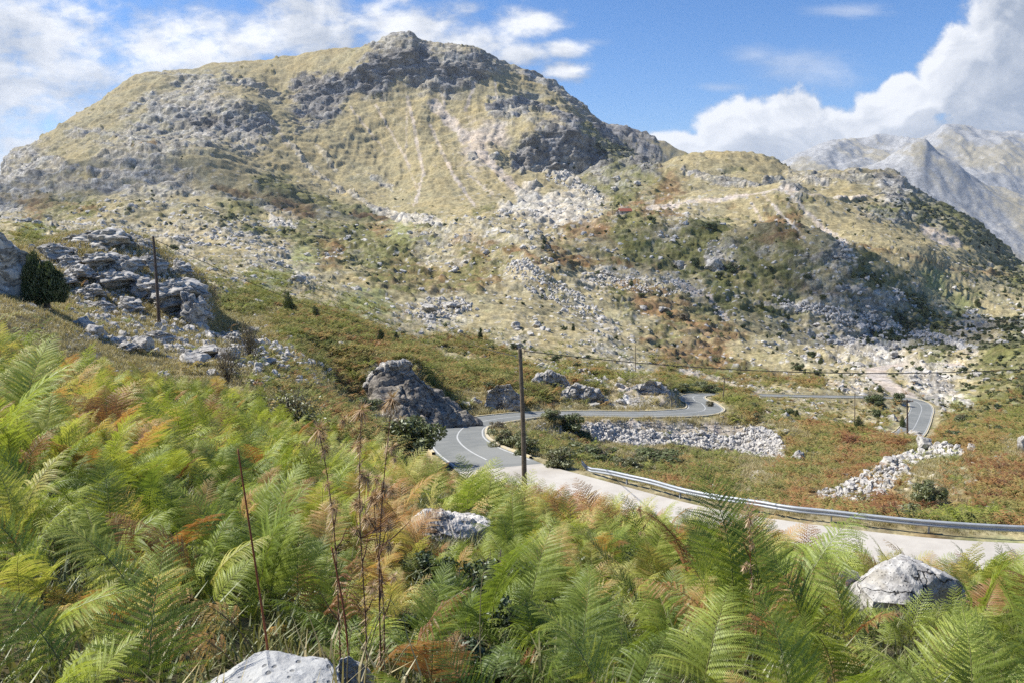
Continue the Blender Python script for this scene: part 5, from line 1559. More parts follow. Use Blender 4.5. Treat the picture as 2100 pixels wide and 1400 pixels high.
outline_rock('rock_outcrop', [(746, 792), (762, 762), (800, 743), (842, 740), (850, 764), (800, 780), (772, 806)], 83.5, 5, .8,
             'pale weathered crest on top of the dark triangular rock face', M_BIG, 5, 5, .09, (-6, -4), sink=.5)
outline_rock('rock_outcrop', [(992, 838), (1000, 802), (1020, 788), (1045, 790), (1064, 808), (1066, 840)], 103, 6, .8, 'rounded grey rock bank beside the straight road just left of the tall wooden pole', M_BIG, 7, 5, .08, sink=2)
outline_rock('rock_outcrop', [(1140, 838), (1150, 800), (1180, 785), (1215, 795), (1240, 815), (1245, 840)], 116, 6, .8, 'pale jagged rock bank above the road right of the tall wooden pole', M_BIG, 9, 5, .10, sink=2)
outline_rock('rock_outcrop', [(1240, 842), (1250, 806), (1290, 792), (1335, 778), (1358, 782), (1378, 812), (1392, 842)], 124, 8, .8, 'long pale rock cutting ending at the second road bend', M_BIG, 11, 6, .085, sink=2)
outline_rock('rock_outcrop', [(1085, 800), (1100, 768), (1130, 758), (1160, 772), (1175, 800)], 122, 5, .8, 'grey bedrock knob on the slope above the jagged rock bank', M_BIG, 12, 5, .09, sink=2)
# foreground boulders
outline_rock('boulder', [(1738, 1205, .3), (1752, 1186), (1800, 1162, .1), (1835, 1143, .15), (1855, 1144, .1), (1890, 1165), (1925, 1178), (1968, 1196, .1), (1982, 1215, .2), (1940, 1240), (1860, 1238, -.45), (1790, 1232, -.4)], 8.2, 1.3, .75,
             'pale lichened boulder split by dark cracks among the ferns at the lower right', M_NEAR, 21, 6, .035, (6, -14), 'boulder', 1.1)
outline_rock('boulder', [(1722, 1176), (1735, 1165), (1760, 1172), (1770, 1195), (1730, 1200)], 8.5, .4, .8, 'small stone against the left side of the cracked boulder', M_NEAR, 22, 5, .06, (0, 0), 'boulder', 1.1)
outline_rock('boulder', [(846, 1060), (870, 1046), (905, 1050), (960, 1058), (1012, 1072), (1015, 1082), (975, 1098, -.2), (948, 1104, -.3), (905, 1092, -.3), (862, 1078, -.1)], 10.8, 1.4, .8,
             'flat white boulder half buried in the bracken in the middle', M_RUB, 23, 6, .055, (4, -6), 'boulder', 1.3)
outline_rock('boulder', [(425, 1400), (470, 1378), (505, 1362), (518, 1340), (545, 1332), (590, 1340), (640, 1350), (672, 1352), (690, 1368), (700, 1400, -.1), (560, 1430, -.25), (440, 1430, -.2)], 2.75, .38, .8,
             'smooth pale grey boulder at the bottom edge of the picture', M_SMOOTH, 24, 6, .022, (0, -6), 'boulder', .3)
outline_rock('boulder', [(684, 1395), (696, 1352), (715, 1345), (742, 1360), (768, 1385), (775, 1420), (690, 1425)], 2.85, .22, .8, 'smaller pitted boulder touching the smooth one at the bottom edge', M_SMOOTH, 25, 5, .04, (0, -4), 'boulder', .3)
print('named rocks', round(time.time() - T0, 1))

# --- many smaller rocks: the largest as things, the rest as rubble
VIS = (PX > -60) & (PX < 2160) & (PY > 0) & (PY < 1200)
def sample(weight, n, rg):
    w = np.where(VIS, weight, 0).reshape(-1)
    c = np.cumsum(w); r = rg.uniform(0, c[-1], n)
    k = np.searchsorted(c, r)
    k = np.clip(k, 0, len(c) - 1)
    i, j = np.unravel_index(k, TX.shape)
    jt = rg.uniform(-.5, .5, (n, 2)) * (TY[i, j] * .0012)[:, None]
    X = TX[i, j] + jt[:, 0]; Y = TY[i, j] + jt[:, 1]
    return X, Y, bilerp_rows(TZ, X, Y), i, j
SW = (Wt[..., 4] * .9 + Wt[..., 5] * .6 + Wt[..., 7] * .35 + .01) / Wt.sum(-1)
clear = np.clip(np.minimum(np.minimum(RD, TRD), BD) - 1.2, 0, 1)
clump = np.clip(.35 + 1.6 * multi(61, .02, .1), 0.03, 2.0)
rg = np.random.default_rng(5)
lefthill = np.clip((640 - PX) / 120, 0, 1) * np.clip((PY - 470) / 30, 0, 1) * np.clip((120 - TY) / 20, 0, 1) * np.clip((TY - 30) / 8, 0, 1)
wrub = SW ** 1.3 * clump * clear * np.clip((TY - 26) / 10, 0, 1) * np.clip((900 - TY) / 250, 0, 1) + .5 * lefthill * np.clip(.2 + 1.8 * multi(62, .03, .12), 0, 2)
X, Y, Z, i, j = sample(wrub, 12000, rg)
s = Y / F * np.exp(rg.normal(math.log(2.7), .65, len(X)))
s = np.clip(s, .10, 3.0)
rot = np.column_stack([rg.normal(0, .25, len(X)), rg.normal(0, .25, len(X)), rg.uniform(0, 6.28, len(X))])
order = np.argsort(-s / Y)
big = order[:150]; rest = order[150:]
for n_, k in enumerate(big):
    me = RM[n_ % 7]
    o = bpy.data.objects.new('rock', me); COL.objects.link(o)
    o.location = (X[k], Y[k], Z[k] + s[k] * .12); o.rotation_euler = tuple(rot[k]); o.scale = (s[k], s[k] * rg.uniform(.7, 1), s[k] * rg.uniform(.7, 1.1))
    tag(o, 'pale limestone rock lying loose on the grassy hillside', 'rock', 'loose limestone rocks strewn over the hillsides')
src = []
for k in range(6):
    px, py = [(1250, 890), (1300, 905), (1350, 900), (1420, 905), (1500, 910), (1560, 915)][k]
    g = at(px, py, 60)
    o = bpy.data.objects.new('rock', RSM[k]); COL.objects.link(o); o.location = g + np.array([0, 0, .3]); o.scale = (.7, .6, .6); o.rotation_euler = (0, 0, k)
    tag(o, 'white quarried block in the rubble embankment below the straight road', 'rock', 'blocks in the rubble embankment')
    src.append(o)
sc3 = np.column_stack([s, s * rg.uniform(.6, 1, len(s)), s * rg.uniform(.6, 1.1, len(s))])
scatter('loose_stones', np.column_stack([X, Y, Z + s * .1])[rest], rot[rest], sc3[rest], rg.integers(0, 6, len(rest)), np.zeros(len(rest)), src, 'countless small pale stones scattered over the slopes')
# rubble embankment under the straight road, and the pale rock line in the bracken
def poly_rocks(name, poly, n, ylo, yhi, smin, smax, label, sel_extra=None):
    m = VIS & (TY > ylo) & (TY < yhi)
    ii, jj = np.nonzero(m)
    inside = in_poly(PX[ii, jj], PY[ii, jj], poly)
    w = np.zeros(TX.shape); w[ii[inside], jj[inside]] = (clear[ii[inside], jj[inside]] + .05)
    X, Y, Z, i, j = sample(w, n, rg)
    s = np.exp(rg.uniform(math.log(smin), math.log(smax), n)) * Y / F
    rot = rg.uniform(0, 6.28, (n, 3))
    sc = np.column_stack([s, s * rg.uniform(.6, 1, n), s * rg.uniform(.6, 1, n)])
    return scatter(name, np.column_stack([X, Y, Z + s * .3]), rot, sc, rg.integers(0, 6, n), np.zeros(n), src, label)
poly_rocks('embankment_rubble', [(1185, 882), (1230, 870), (1300, 885), (1400, 892), (1500, 893), (1550, 875), (1580, 885), (1612, 918), (1612, 938), (1540, 938), (1500, 925), (1400, 918), (1300, 912), (1240, 905), (1200, 895)], 3300, 88, 122, 2.5, 9.0, 'heap of white quarry rubble covering the embankment below the road')
poly_rocks('embankment_rubble', [(1180, 862), (1520, 862), (1590, 875), (1600, 900), (1200, 895)], 700, 88, 122, 1.2, 3.5, 'thin scatter of small stones on the upper embankment')
poly_rocks('embankment_rubble', [(1075, 876), (1120, 868), (1160, 880), (1200, 905), (1190, 920), (1150, 912), (1100, 895)], 350, 60, 112, 2, 6, 'patch of rubble inside the first bend')
poly_rocks('rock_line', [(1655, 1010), (1720, 1005), (1745, 980), (1800, 965), (1850, 935), (1900, 915), (1995, 915), (1990, 935), (1900, 945), (1850, 975), (1835, 1005), (1810, 1030), (1700, 1035)], 420, 45, 140, 3.5, 13, 'ragged line of white rocks crossing the rusty bracken')
poly_rocks('ridge_rocks', [(60, 510), (130, 490), (200, 474), (300, 490), (400, 540), (425, 590), (440, 660), (350, 650), (260, 620), (180, 590), (120, 560)], 1100, 40, 90, 2.5, 9, 'broken slabs of rock covering the left ridge')
poly_rocks('ridge_rocks', [(150, 600), (330, 650), (480, 690), (600, 720), (700, 780), (650, 800), (500, 760), (350, 730), (180, 700)], 900, 28, 100, 3, 15, 'slabs and stones below the left ridge')
poly_rocks('slope_rubble', [(1200, 580), (1280, 560), (1400, 575), (1440, 600), (1380, 610), (1280, 600)], 500, 200, 700, 1.5, 4, 'pale debris tongue on the middle slope')
poly_rocks('slope_rubble', [(1560, 605), (1700, 630), (1800, 645), (1880, 680), (1990, 710), (1900, 705), (1780, 670), (1640, 645)], 700, 200, 800, 2, 6, 'band of pale boulders across the right hand hillside')
poly_rocks('slope_rubble', [(1040, 545), (1080, 530), (1130, 570), (1200, 610), (1240, 650), (1200, 650), (1130, 620), (1060, 580)], 400, 200, 700, 2, 6, 'rocky rib running down the middle slope')
poly_rocks('slope_rubble', [(830, 640), (870, 615), (950, 615), (980, 635), (920, 655), (850, 655)], 260, 200, 700, 2, 7, 'pale rock patch on the straw meadow')
poly_rocks('slope_rubble', [(1070, 750), (1130, 745), (1210, 765), (1250, 785), (1200, 790), (1100, 775)], 420, 90, 220, 2, 8, 'rocky patch above the straight road')
poly_rocks('slope_rubble', [(1100, 345), (1160, 360), (1220, 385), (1240, 420), (1190, 400), (1120, 370)], 320, 700, 1800, 2, 6, 'boulder train below the great cliff')
print('rubble', round(time.time() - T0, 1))

# ------------------------------------------------------------------ shrubs and trees
def leaf_blob(seed, nleaf, lobes, leaf, flat=.8, spread=1.0, inner=.55, cone=0.0, up=0.0, small=1.0):
    """leafy crown filling roughly the unit ball standing on z = 0 (height about 2 * flat)"""
    rg = np.random.default_rng(seed)
    cs = []
    for k in range(lobes):
        a = rg.uniform(0, 6.28); r = rg.uniform(0, .55) * spread; z = rg.uniform(.25, 1.45)
        rr = rg.uniform(.32, .55) * small * (1 - cone * z / 2.0)
        cs.append((r * math.cos(a) * (1 - cone * z / 1.8), r * math.sin(a) * (1 - cone * z / 1.8), z, rr))
    cs.append((0, 0, .6, .6 * small))
    cs = np.array(cs)
    pr = cs[:, 3] ** 2; pr /= pr.sum()
    k = rg.choice(len(cs), nleaf, p=pr)
    d = rg.normal(0, 1, (nleaf, 3)); d /= np.linalg.norm(d, axis=1)[:, None]
    rr = cs[k, 3] * (inner + (1.08 - inner) * rg.uniform(0, 1, nleaf) ** .5)
    P = cs[k, :3] + d * rr[:, None]
    P[:, 2] = np.maximum(P[:, 2], .02) * flat
    nrm = d + rg.normal(0, .6, (nleaf, 3)) + np.array([0, 0, up]); nrm /= np.linalg.norm(nrm, axis=1)[:, None]
    t = np.cross(nrm, rg.normal(0, 1, (nleaf, 3))); t /= np.linalg.norm(t, axis=1)[:, None]
    if up:
        t = t * .4 + np.array([0, 0, 1.0]) + d * .4; t /= np.linalg.norm(t, axis=1)[:, None]
    b = np.cross(nrm, t)
    L = leaf * rg.uniform(.6, 1.4, nleaf)[:, None]
    V = np.stack([P - t * L, P + b * L * .5, P + t * L, P - b * L * .5], 1).reshape(-1, 3)
    T = np.arange(nleaf * 4).reshape(-1, 4)
    sh = np.repeat(rg.uniform(.15, .85, nleaf) * .6 + .4 * rg.uniform(0, 1, len(cs))[k], 4)
    return V, T, sh
def twigs(seed, n, h=1.2, spread=.8, r=.022):
    rnd = random.Random(seed); parts = []
    for k in range(n):
        a = rnd.uniform(0, 6.28); s = rnd.uniform(.2, 1) * spread
        p = [(0, 0, 0)]
        for q in range(1, 5):
            f = q / 4
            p.append((math.cos(a) * s * f ** 1.2 + rnd.gauss(0, .03), math.sin(a) * s * f ** 1.2 + rnd.gauss(0, .03), h * f * rnd.uniform(.85, 1.05)))
        parts.append(tube(p, [r * (1 - .8 * i / 4) for i in range(5)], 4, cap=False))
        for q in range(3):
            b = Vector(p[rnd.randint(1, 3)]); e = b + Vector((rnd.gauss(0, .25), rnd.gauss(0, .25), rnd.uniform(.05, .4)))
            parts.append(tube([b, (b + e) / 2 + Vector((0, 0, .03)), e], [r * .5, r * .35, r * .1], 3, cap=False))
    return join(parts)
def blob_mesh(name, seed, n, lobes, leaf, **k):
    V, T, sh = leaf_blob(seed, n, lobes, leaf, **k)
    return np_mesh(name, V, T, M_BUSH, {'shade': sh})
BU = [blob_mesh('foliage', 700 + i, 3800, 20, .06, flat=.72, spread=1.35, inner=.35, small=.62) for i in range(4)]
BJ = [blob_mesh('foliage', 720 + i, 2800, 14, .06, flat=.9, cone=.6, up=.8, spread=1.0, small=.75) for i in range(3)]
BW = [blob_mesh('foliage', 740 + i, 1500, 10, .045, flat=.85, inner=.3, spread=1.2) for i in range(2)]
TWM = []
for i in range(2):
    v, f = twigs(31 + i, 16 if i == 0 else 26, 1.25, .7)
    me = bpy.data.meshes.new('twigs'); me.from_pydata([tuple(q) for q in v], [], f); me.materials.append(M_TWIG); TWM.append(me)

def shrub(kind, px, pb, wp, hp, tint, label, cat='shrub', group=None, Y=None, name='shrub', ymin=20):
    g = at(px, pb, ymin)
    if Y is None: Y = g[1]
    a, e = ray(px, pb); X = a * Y; zg = ground2(X, Y)
    z = zg if abs(zg - e * Y) > .03 * Y + .4 else min(zg, e * Y)
    root = bpy.data.objects.new(name, None); COL.objects.link(root); root.location = (X, Y, z - .04 * hp * Y / F)
    sx = wp * Y / F / 1.75; sz = hp * Y / F / 1.3
    rz = random.uniform(0, 6.28)
    fol = {'b': BU, 'j': BJ, 'w': BW}[kind][int(px * 7 + pb) % {'b': 4, 'j': 3, 'w': 2}[kind]]
    o = bpy.data.objects.new('foliage', fol); COL.objects.link(o); o.parent = root; o['tint'] = float(min(1, tint + .22))
    o.scale = (sx, sx, sz); o.rotation_euler = (0, 0, rz)
    t = bpy.data.objects.new('branches', TWM[1 if kind == 'w' else 0]); COL.objects.link(t); t.parent = root; t.scale = (sx, sx, sz)
    t.rotation_euler = (0, 0, rz)
    tag(root, label, cat, group)
    return root
SH = [
 ('b', 840, 905, 135, 92, .42, 'round olive green bush overhanging the left edge of the first bend', 50), ('b', 1022, 884, 36, 26, .75, 'small round straw green tuft bush inside the first bend', None),
 ('b', 1130, 866, 60, 30, .5, 'green bush at the inner edge of the straight road', None), ('b', 1165, 885, 70, 44, .35, 'dark green bush spilling down beside the rubble embankment', None),
 ('b', 1195, 905, 50, 30, .3, 'dark green bush at the left foot of the embankment', None), ('b', 1040, 915, 80, 42, .55, 'grey green bush filling the inside of the first bend', None),
 ('b', 1075, 935, 70, 44, .45, 'dark bush just right of the tall wooden pole above the road', None), ('b', 1140, 960, 90, 50, .55, 'olive brown bush beside the concrete road right of the tall pole', None),
 ('b', 1215, 945, 120, 40, .35, 'dark green thicket below the rubble embankment', None), ('b', 1330, 950, 160, 36, .4, 'long dark green thicket in the hollow under the embankment', None),
 ('b', 1290, 965, 70, 34, .6, 'yellow green bush behind the bent end of the crash barrier', None), ('b', 1855, 1102, 120, 70, .5, 'dark sprawling bush growing over the crash barrier', 36.4),
 ('b', 1900, 1035, 80, 56, .45, 'dark bush with brown skirts beside the green clearing', None), ('w', 600, 850, 140, 90, .65, 'hazy grey green shrub above the middle of the fern bed', 30),
 ('w', 465, 758, 62, 88, .95, 'grey leafless thorn shrub among the rocks', 44), ('w', 510, 690, 50, 78, .9, 'grey bare shrub beside the upright rounded boulder', 60),
 ('w', 430, 582, 46, 56, .8, 'small grey green tree standing right of the overhanging crag', 95), ('j', 593, 642, 36, 42, .3, 'dark green juniper on the straw slope left of its smaller companion', None),
 ('j', 648, 656, 28, 28, .35, 'squat dark juniper at the top of the bracken slope', None), ('j', 780, 708, 26, 32, .2, 'dark juniper left of the pair above the triangular rock face', None),
 ('j', 813, 706, 22, 24, .2, 'dark juniper right of the pair above the triangular rock face', None), ('j', 985, 702, 22, 28, .2, 'pointed dark juniper on the stony slope left of the tall pole', None),
 ('b', 1010, 722, 26, 16, .25, 'low dark bush below the pointed juniper', None), ('b', 1052, 715, 16, 14, .25, 'low dark bush touching the top of the tall pole', None),
 ('b', 1140, 742, 26, 18, .3, 'low dark bush in the rocks right of the tall pole top', None), ('b', 1182, 756, 20, 16, .3, 'small dark bush above the jagged rock bank', None),
 ('b', 1002, 796, 26, 16, .35, 'dark bush on top of the rounded rock bank', None), ('b', 770, 770, 48, 26, .35, 'green bush clinging to the left shoulder of the triangular rock face', 81),
 ('b', 745, 850, 70, 40, .5, 'brown green bush against the left foot of the triangular rock face', 76),
 ('b', 1400, 802, 60, 20, .4, 'green bush row above the second bend', None), ('b', 1455, 806, 46, 22, .4, 'round green bush right of the row above the second bend', None), ('b', 1436, 797, 40, 18, .5, 'yellow green bush behind the row above the second bend', None),
 ('b', 1800, 832, 56, 28, .3, 'dark bushes on the shoulder left of the farthest bend', None), ('b', 1838, 826, 36, 26, .3, 'dark bush nearest the farthest bend', None), ('j', 1760, 882, 30, 30, .25, 'dark juniper at the foot of the thin scrub pole', None),
 ('b', 1800, 856, 30, 20, .35, 'dark bush under the shoulder left of the farthest bend', None), ('j', 1850, 876, 20, 26, .25, 'small dark juniper left of the crossarm pole', None), ('b', 1955, 900, 50, 20, .35, 'dark green bush right of the farthest bend', None),
 ('b', 1970, 868, 36, 24, .45, 'green bush on the slope right of the farthest bend', None), ('b', 1550, 860, 36, 16, .45, 'low green bush right of the second bend', None), ('b', 1545, 838, 26, 16, .5, 'small bush at the outer edge of the second bend', None),
 ('b', 1458, 834, 26, 14, .7, 'straw coloured bush at the inner kerb of the second bend', None), ('j', 1540, 826, 20, 16, .3, 'small juniper just below the gravel line', None), ('b', 1620, 852, 34, 18, .4, 'low bush below the gravel line', None), ('j', 1634, 860, 22, 20, .25, 'dark juniper below the gravel line', None),
 ('b', 1635, 758, 26, 18, .25, 'dark bush beneath the black cable', None), ('j', 1683, 746, 18, 18, .3, 'small juniper touching the black cable', None), ('b', 1665, 730, 22, 12, .3, 'flat dark bush above the black cable', None),
 ('b', 1455, 470, 36, 14, .35, 'wide green bush on the plateau below the dome', None), ('b', 1335, 452, 24, 9, .35, 'green bush right of the hut', None), ('b', 1428, 548, 28, 22, .25, 'dark bush left of the leaning slab', None), ('b', 1498, 560, 34, 26, .35, 'green bush right of the leaning slab', None),
 ('b', 1520, 556, 16, 14, .3, 'small dark bush beside the green one right of the slab', None), ('b', 1477, 570, 16, 14, .25, 'little dark bush below the leaning slab', None), ('b', 1895, 655, 26, 24, .2, 'darkest round bush on the right hand hillside', None), ('j', 2005, 632, 22, 18, .4, 'green bush high on the far right slope', None),
 ('b', 1317, 610, 20, 10, .5, 'yellowish bush on the pale debris slope', None), ('b', 1400, 655, 30, 14, .85, 'brown bare bush on the lower debris slope', None), ('b', 358, 512, 18, 12, .3, 'tiny dark bush on the meadow behind the leaning pole', None),
 ('b', 727, 815, 30, 26, .3, 'dark bush left of the triangular rock face', None), ('b', 1550, 1035, 40, 20, .5, 'low bush in front of the split boulder', None),
]
for (kd, px, pb, wp, hp, ti, lab, Y) in SH:
    shrub(kd, px, pb, wp, hp, ti, lab, 'shrub', None, Y, name={'b': 'bush', 'j': 'juniper', 'w': 'shrub'}[kd])
for k_, (px, Yk, wp, hp, ti) in enumerate([(1010, 6.0, 150, 120, .2), (1120, 6.6, 130, 110, .35), (930, 5.2, 150, 120, .15), (1220, 7.5, 140, 90, .4), (1330, 8.5, 120, 80, .3), (870, 6.5, 120, 90, .3), (1060, 4.4, 170, 130, .12), (960, 3.6, 170, 120, .1), (1150, 5.0, 140, 90, .22), (830, 4.2, 130, 110, .12), (1420, 10, 120, 70, .35), (1700, 10.5, 110, 60, .5), (2030, 9, 110, 60, .35), (640, 6.5, 130, 90, .3)]):
    e_ = -ground2((px - 1050) / F * Yk, Yk) / Yk; pb_ = 700 + F * math.tan(math.atan(e_) - PITCH)
    shrub('b', px, pb_, wp, hp, ti - .14, 'low dark leafy bramble growing among the ferns of the near slope', 'bramble', 'brambles among the ferns', Yk, 'bramble', ymin=2)
# the big juniper tree
V_, T_, S_ = [], [], []
a, e = ray(95, 612); Yj = 50.0
root = empty('juniper_tree', (a * Yj, Yj, e * Yj - .3)); tag(root, 'big dense dark green juniper tree next to the rounded boulder on the left', 'tree')
oo = 0
for k, (dx, dz, sx, sz) in enumerate([(0, 0, 1.55, 1.9), (-.75, 1.0, .95, 1.45), (.7, .15, 1.05, 1.35), (-.55, 0, 1.15, 1.55), (.15, .8, 1.05, 1.25), (1.0, 0, .75, .9), (-1.0, .5, .6, 1.3), (-.6, 2.0, .5, .85)]):
    v, t, s_ = leaf_blob(800 + k, 4200, 12, .075, flat=.95, cone=.35, up=.9, inner=.7, spread=1.0)
    v = v * np.array([sx, sx, sz * .95]) + np.array([dx, random.uniform(-.4, .4), dz])
    V_.append(v); T_.append(t + oo); S_.append(s_); oo += len(v)
me = np_mesh('crown', np.concatenate(V_), np.concatenate(T_), M_BUSH, {'shade': np.concatenate(S_)})
o = bpy.data.objects.new('crown', me); COL.objects.link(o); o.parent = root; o['tint'] = .34
o.scale = (.92, .92, .98)
v, f = join([tube([(0, 0, -.3), (.1, 0, .8), (.0, .1, 1.8), (-.2, 0, 2.8)], [.2, .15, .1, .03], 8), tube([(0, 0, .3), (.5, .1, 1.2), (.8, .1, 1.9)], [.1, .07, .02], 6)])
mesh_obj('trunk', v, f, M_TWIG, root)
# small repeats dotted on the hillsides
rg = np.random.default_rng(99)
BWt = (Wt[..., 3] * .8 + Wt[..., 0] * .10 + Wt[..., 4] * .08) / Wt.sum(-1)
wb = BWt * np.clip(.25 + 1.8 * multi(71, .02, .12), .02, 2) * clear * np.clip((TY - 95) / 40, 0, 1) * np.clip((1300 - TY) / 300, 0, 1)
wb = wb * (1 + 2.2 * np.clip((PX - 1550) / 300, 0, 1) * (PY > 560)) * np.where((PX < 1100) & (PY < 640), .12, 1)
def small(n, wgt, lo, hi):
    X, Y, Z, i, j = sample(wgt, n, rg)
    w = rg.uniform(lo, hi, n) * Y / F
    return X, Y, Z, np.clip(w, .35, 6), i, j
X, Y, Z, w, i, j = small(230, wb, 9, 22)
for k in range(len(X)):
    jn_ = rg.uniform() < .45
    me = (BJ[k % 3] if jn_ else BU[k % 4])
    o = bpy.data.objects.new('juniper' if jn_ else 'bush', me); COL.objects.link(o)
    sz = w[k] * (rg.uniform(.35, .5) if not jn_ else rg.uniform(.5, .65))
    o.location = (X[k], Y[k], Z[k] - .06 * w[k]); o.scale = (w[k] * .48, w[k] * .48, sz); o.rotation_euler = (0, 0, rg.uniform(0, 6.28)); o['tint'] = float(rg.uniform(.2, .75))
    if jn_: tag(o, 'small pointed dark juniper dotted on the hillside', 'juniper', 'small junipers dotted over the slopes')
    else: tag(o, 'small rounded green bush dotted on the hillside', 'bush', 'small bushes dotted over the slopes')
srcb = []
for k in range(3):
    g = at([1900, 1960, 1840][k], [640, 680, 700][k], 100)
    o = bpy.data.objects.new('bush', BU[k]); COL.objects.link(o); o.location = g; o.scale = (3, 3, 2.6); o['tint'] = .45
    tag(o, 'leafy bush on the wooded right hand hillside', 'bush', 'bushes of the right hand hillside'); srcb.append(o)
wm = BWt * np.clip(.25 + 1.6 * multi(72, .02, .10), .03, 2) * clear * np.clip((TY - 80) / 40, 0, 1) * np.clip((1500 - TY) / 300, 0, 1)
wm = wm * (.18 + 4.5 * np.clip((PX - 1650) / 250, 0, 1) * (PY > 560))
X, Y, Z, w, i, j = small(3600, wm, 3.5, 13)
ti = np.clip(.58 + .25 * fbm(X / 30, Y / 30, 2, 950) + rg.normal(0, .12, len(X)) + .1 * (project(X, Y, Z)[0] > 1700), 0, 1)
scatter('scrub', np.column_stack([X, Y, Z - .05 * w]), np.column_stack([0 * w, 0 * w, rg.uniform(0, 6.28, len(w))]), np.column_stack([w * .5, w * .5, w * rg.uniform(.28, .55, len(w))]), rg.integers(0, 3, len(w)), ti, srcb, 'low green and brown scrub speckling the hillsides')
# trees on the cliff ledges and the far right ridge
wt = np.zeros(TX.shape)
for (cx, cy, rx, ry, k_) in ((1815, 430, 60, 20, 1), (1950, 450, 60, 25, .8), (2040, 500, 60, 45, 1), (1250, 310, 45, 16, 1.4), (1100, 300, 14, 20, .7), (1175, 335, 25, 12, .8), (1880, 425, 60, 12, 1.2), (425, 215, 14, 10, .5), (1150, 345, 10, 6, 1), (2080, 545, 40, 30, 1)):
    wt += k_ * bump2(PX, PY, cx, cy, rx, ry) * (TY > 700)
X, Y, Z, i, j = sample(wt * (wt > .25), 520, rg)
w = rg.uniform(5, 13, len(X)) * Y / F
scatter('cliff_trees', np.column_stack([X, Y, Z - .1 * w]), np.column_stack([0 * w, 0 * w, rg.uniform(0, 6.28, len(w))]), np.column_stack([w * .5, w * .5, w * rg.uniform(.4, .6, len(w))]), rg.integers(0, 3, len(w)), np.clip(rg.normal(.16, .08, len(w)), 0, 1), srcb, 'far dark wood clinging to the cliffs and the right ridge')
print('shrubs', round(time.time() - T0, 1))

# ------------------------------------------------------------------ middle distance bracken and grass
def clump_mesh(seed, n=9):
    V, T, sh, mt = [], [], [], []
    rg = np.random.default_rng(seed); o = 0
    for k in range(n):
        a = rg.uniform(0, 6.28); L = rg.uniform(.5, .8)
        d = np.array([math.cos(a), math.sin(a), 0]); s = np.array([-d[1], d[0], 0])
        base = np.array([rg.uniform(-.25, .25), rg.uniform(-.25, .25), 0])
        prev = None; hh = rg.uniform(.35, .6)
        for q in range(1, 9):
            u = q / 8.0
            p = base + d * L * u + np.array([0, 0, hh * math.sin(u * 2.1)])
            w = .26 * (1 - u) + .02
            for sg in (-1, 1):
                tip = p + s * sg * w + d * .06 - np.array([0, 0, w * .35 + rg.uniform(0, .04)])
                c = p + d * .045
                V += [p - d * .03, tip, c]; T.append([o, o + 1, o + 2]); o += 3
                sh += [rg.uniform(.1, .9)] * 3
    return np_mesh('bracken', np.array(V), T, M_BRK, {'shade': sh})
CLM = [clump_mesh(40 + k) for k in range(4)]
srcc = []
for k in range(4):
    g = at([1700, 1950, 1450, 2050][k], [980, 960, 985, 1000][k], 40)
    o = bpy.data.objects.new('bracken_clump', CLM[k]); COL.objects.link(o); o.location = g; o['tint'] = .7; o.scale = (1.3,) * 3
    tag(o, 'browning bracken clump in the hollow beyond the crash barrier', 'fern', 'bracken clumps beyond the crash barrier'); srcc.append(o)
RU = Ws[..., 2]; OL = Ws[..., 3]
wc = (RU + OL + .35 * Ws[..., 1] + .04) * np.clip(RD - 1.4, 0, 1) * np.clip((TY - 24) / 6, 0, 1) * np.clip((300 - TY) / 120, 0, 1) * (1 - lefthill * .8)
def nonear(TYv):   # sample per ground area, not per pixel
    return np.gradient(TY, axis=0) * np.gradient(TX, axis=1)
area = np.abs(nonear(TY))
STONY = [[(1185, 876), (1230, 866), (1400, 872), (1550, 872), (1580, 885), (1612, 918), (1612, 940), (1540, 940), (1500, 928), (1400, 920), (1300, 914), (1240, 908), (1200, 898)],
         [(1655, 1010), (1720, 1005), (1745, 980), (1800, 965), (1850, 935), (1900, 915), (1995, 915), (1990, 935), (1900, 945), (1850, 975), (1835, 1005), (1810, 1030), (1700, 1035)]]
for poly in STONY:
    ii, jj = np.nonzero(VIS & (TY > 44) & (TY < 145) & (PY > 850) & (PX > 1150))
    ins = in_poly(PX[ii, jj], PY[ii, jj] , poly)
    area[ii[ins], jj[ins]] *= .05
dens = wc * area * np.clip(90 / TY, .15, 2) ** 1.2
X, Y, Z, i, j = sample(dens, 21000, rg)
t = .26 + .40 * RU[i, j] / (RU[i, j] + OL[i, j] + .05) + .42 * fbm(X / 4, Y / 4, 3, 970) + rg.normal(0, .13, len(X))
px_, py_ = project(X, Y, Z)
t = t + .16 * np.clip((px_ - 1400) / 400, 0, 1) - 1.0 * bump2(px_, py_, 1990, 1062, 110, 16) - .12 * bump2(px_, py_, 1400, 935, 220, 18)
s = rg.uniform(.6, 1.5, len(X)) * np.clip(Y / 80, .85, 1.6) * np.clip(1 + .5 * fbm(X / 3.5, Y / 3.5, 2, 972), .6, 1.5)
scatter('hillside_bracken', np.column_stack([X, Y, Z - .03]), np.column_stack([rg.normal(0, .15, len(X)), rg.normal(0, .15, len(X)), rg.uniform(0, 6.28, len(X))]), np.column_stack([s, s, s * .85]), rg.integers(0, 4, len(X)), np.clip(t, .05, .98), srcc, 'olive and rusty bracken covering the hollows and slopes')
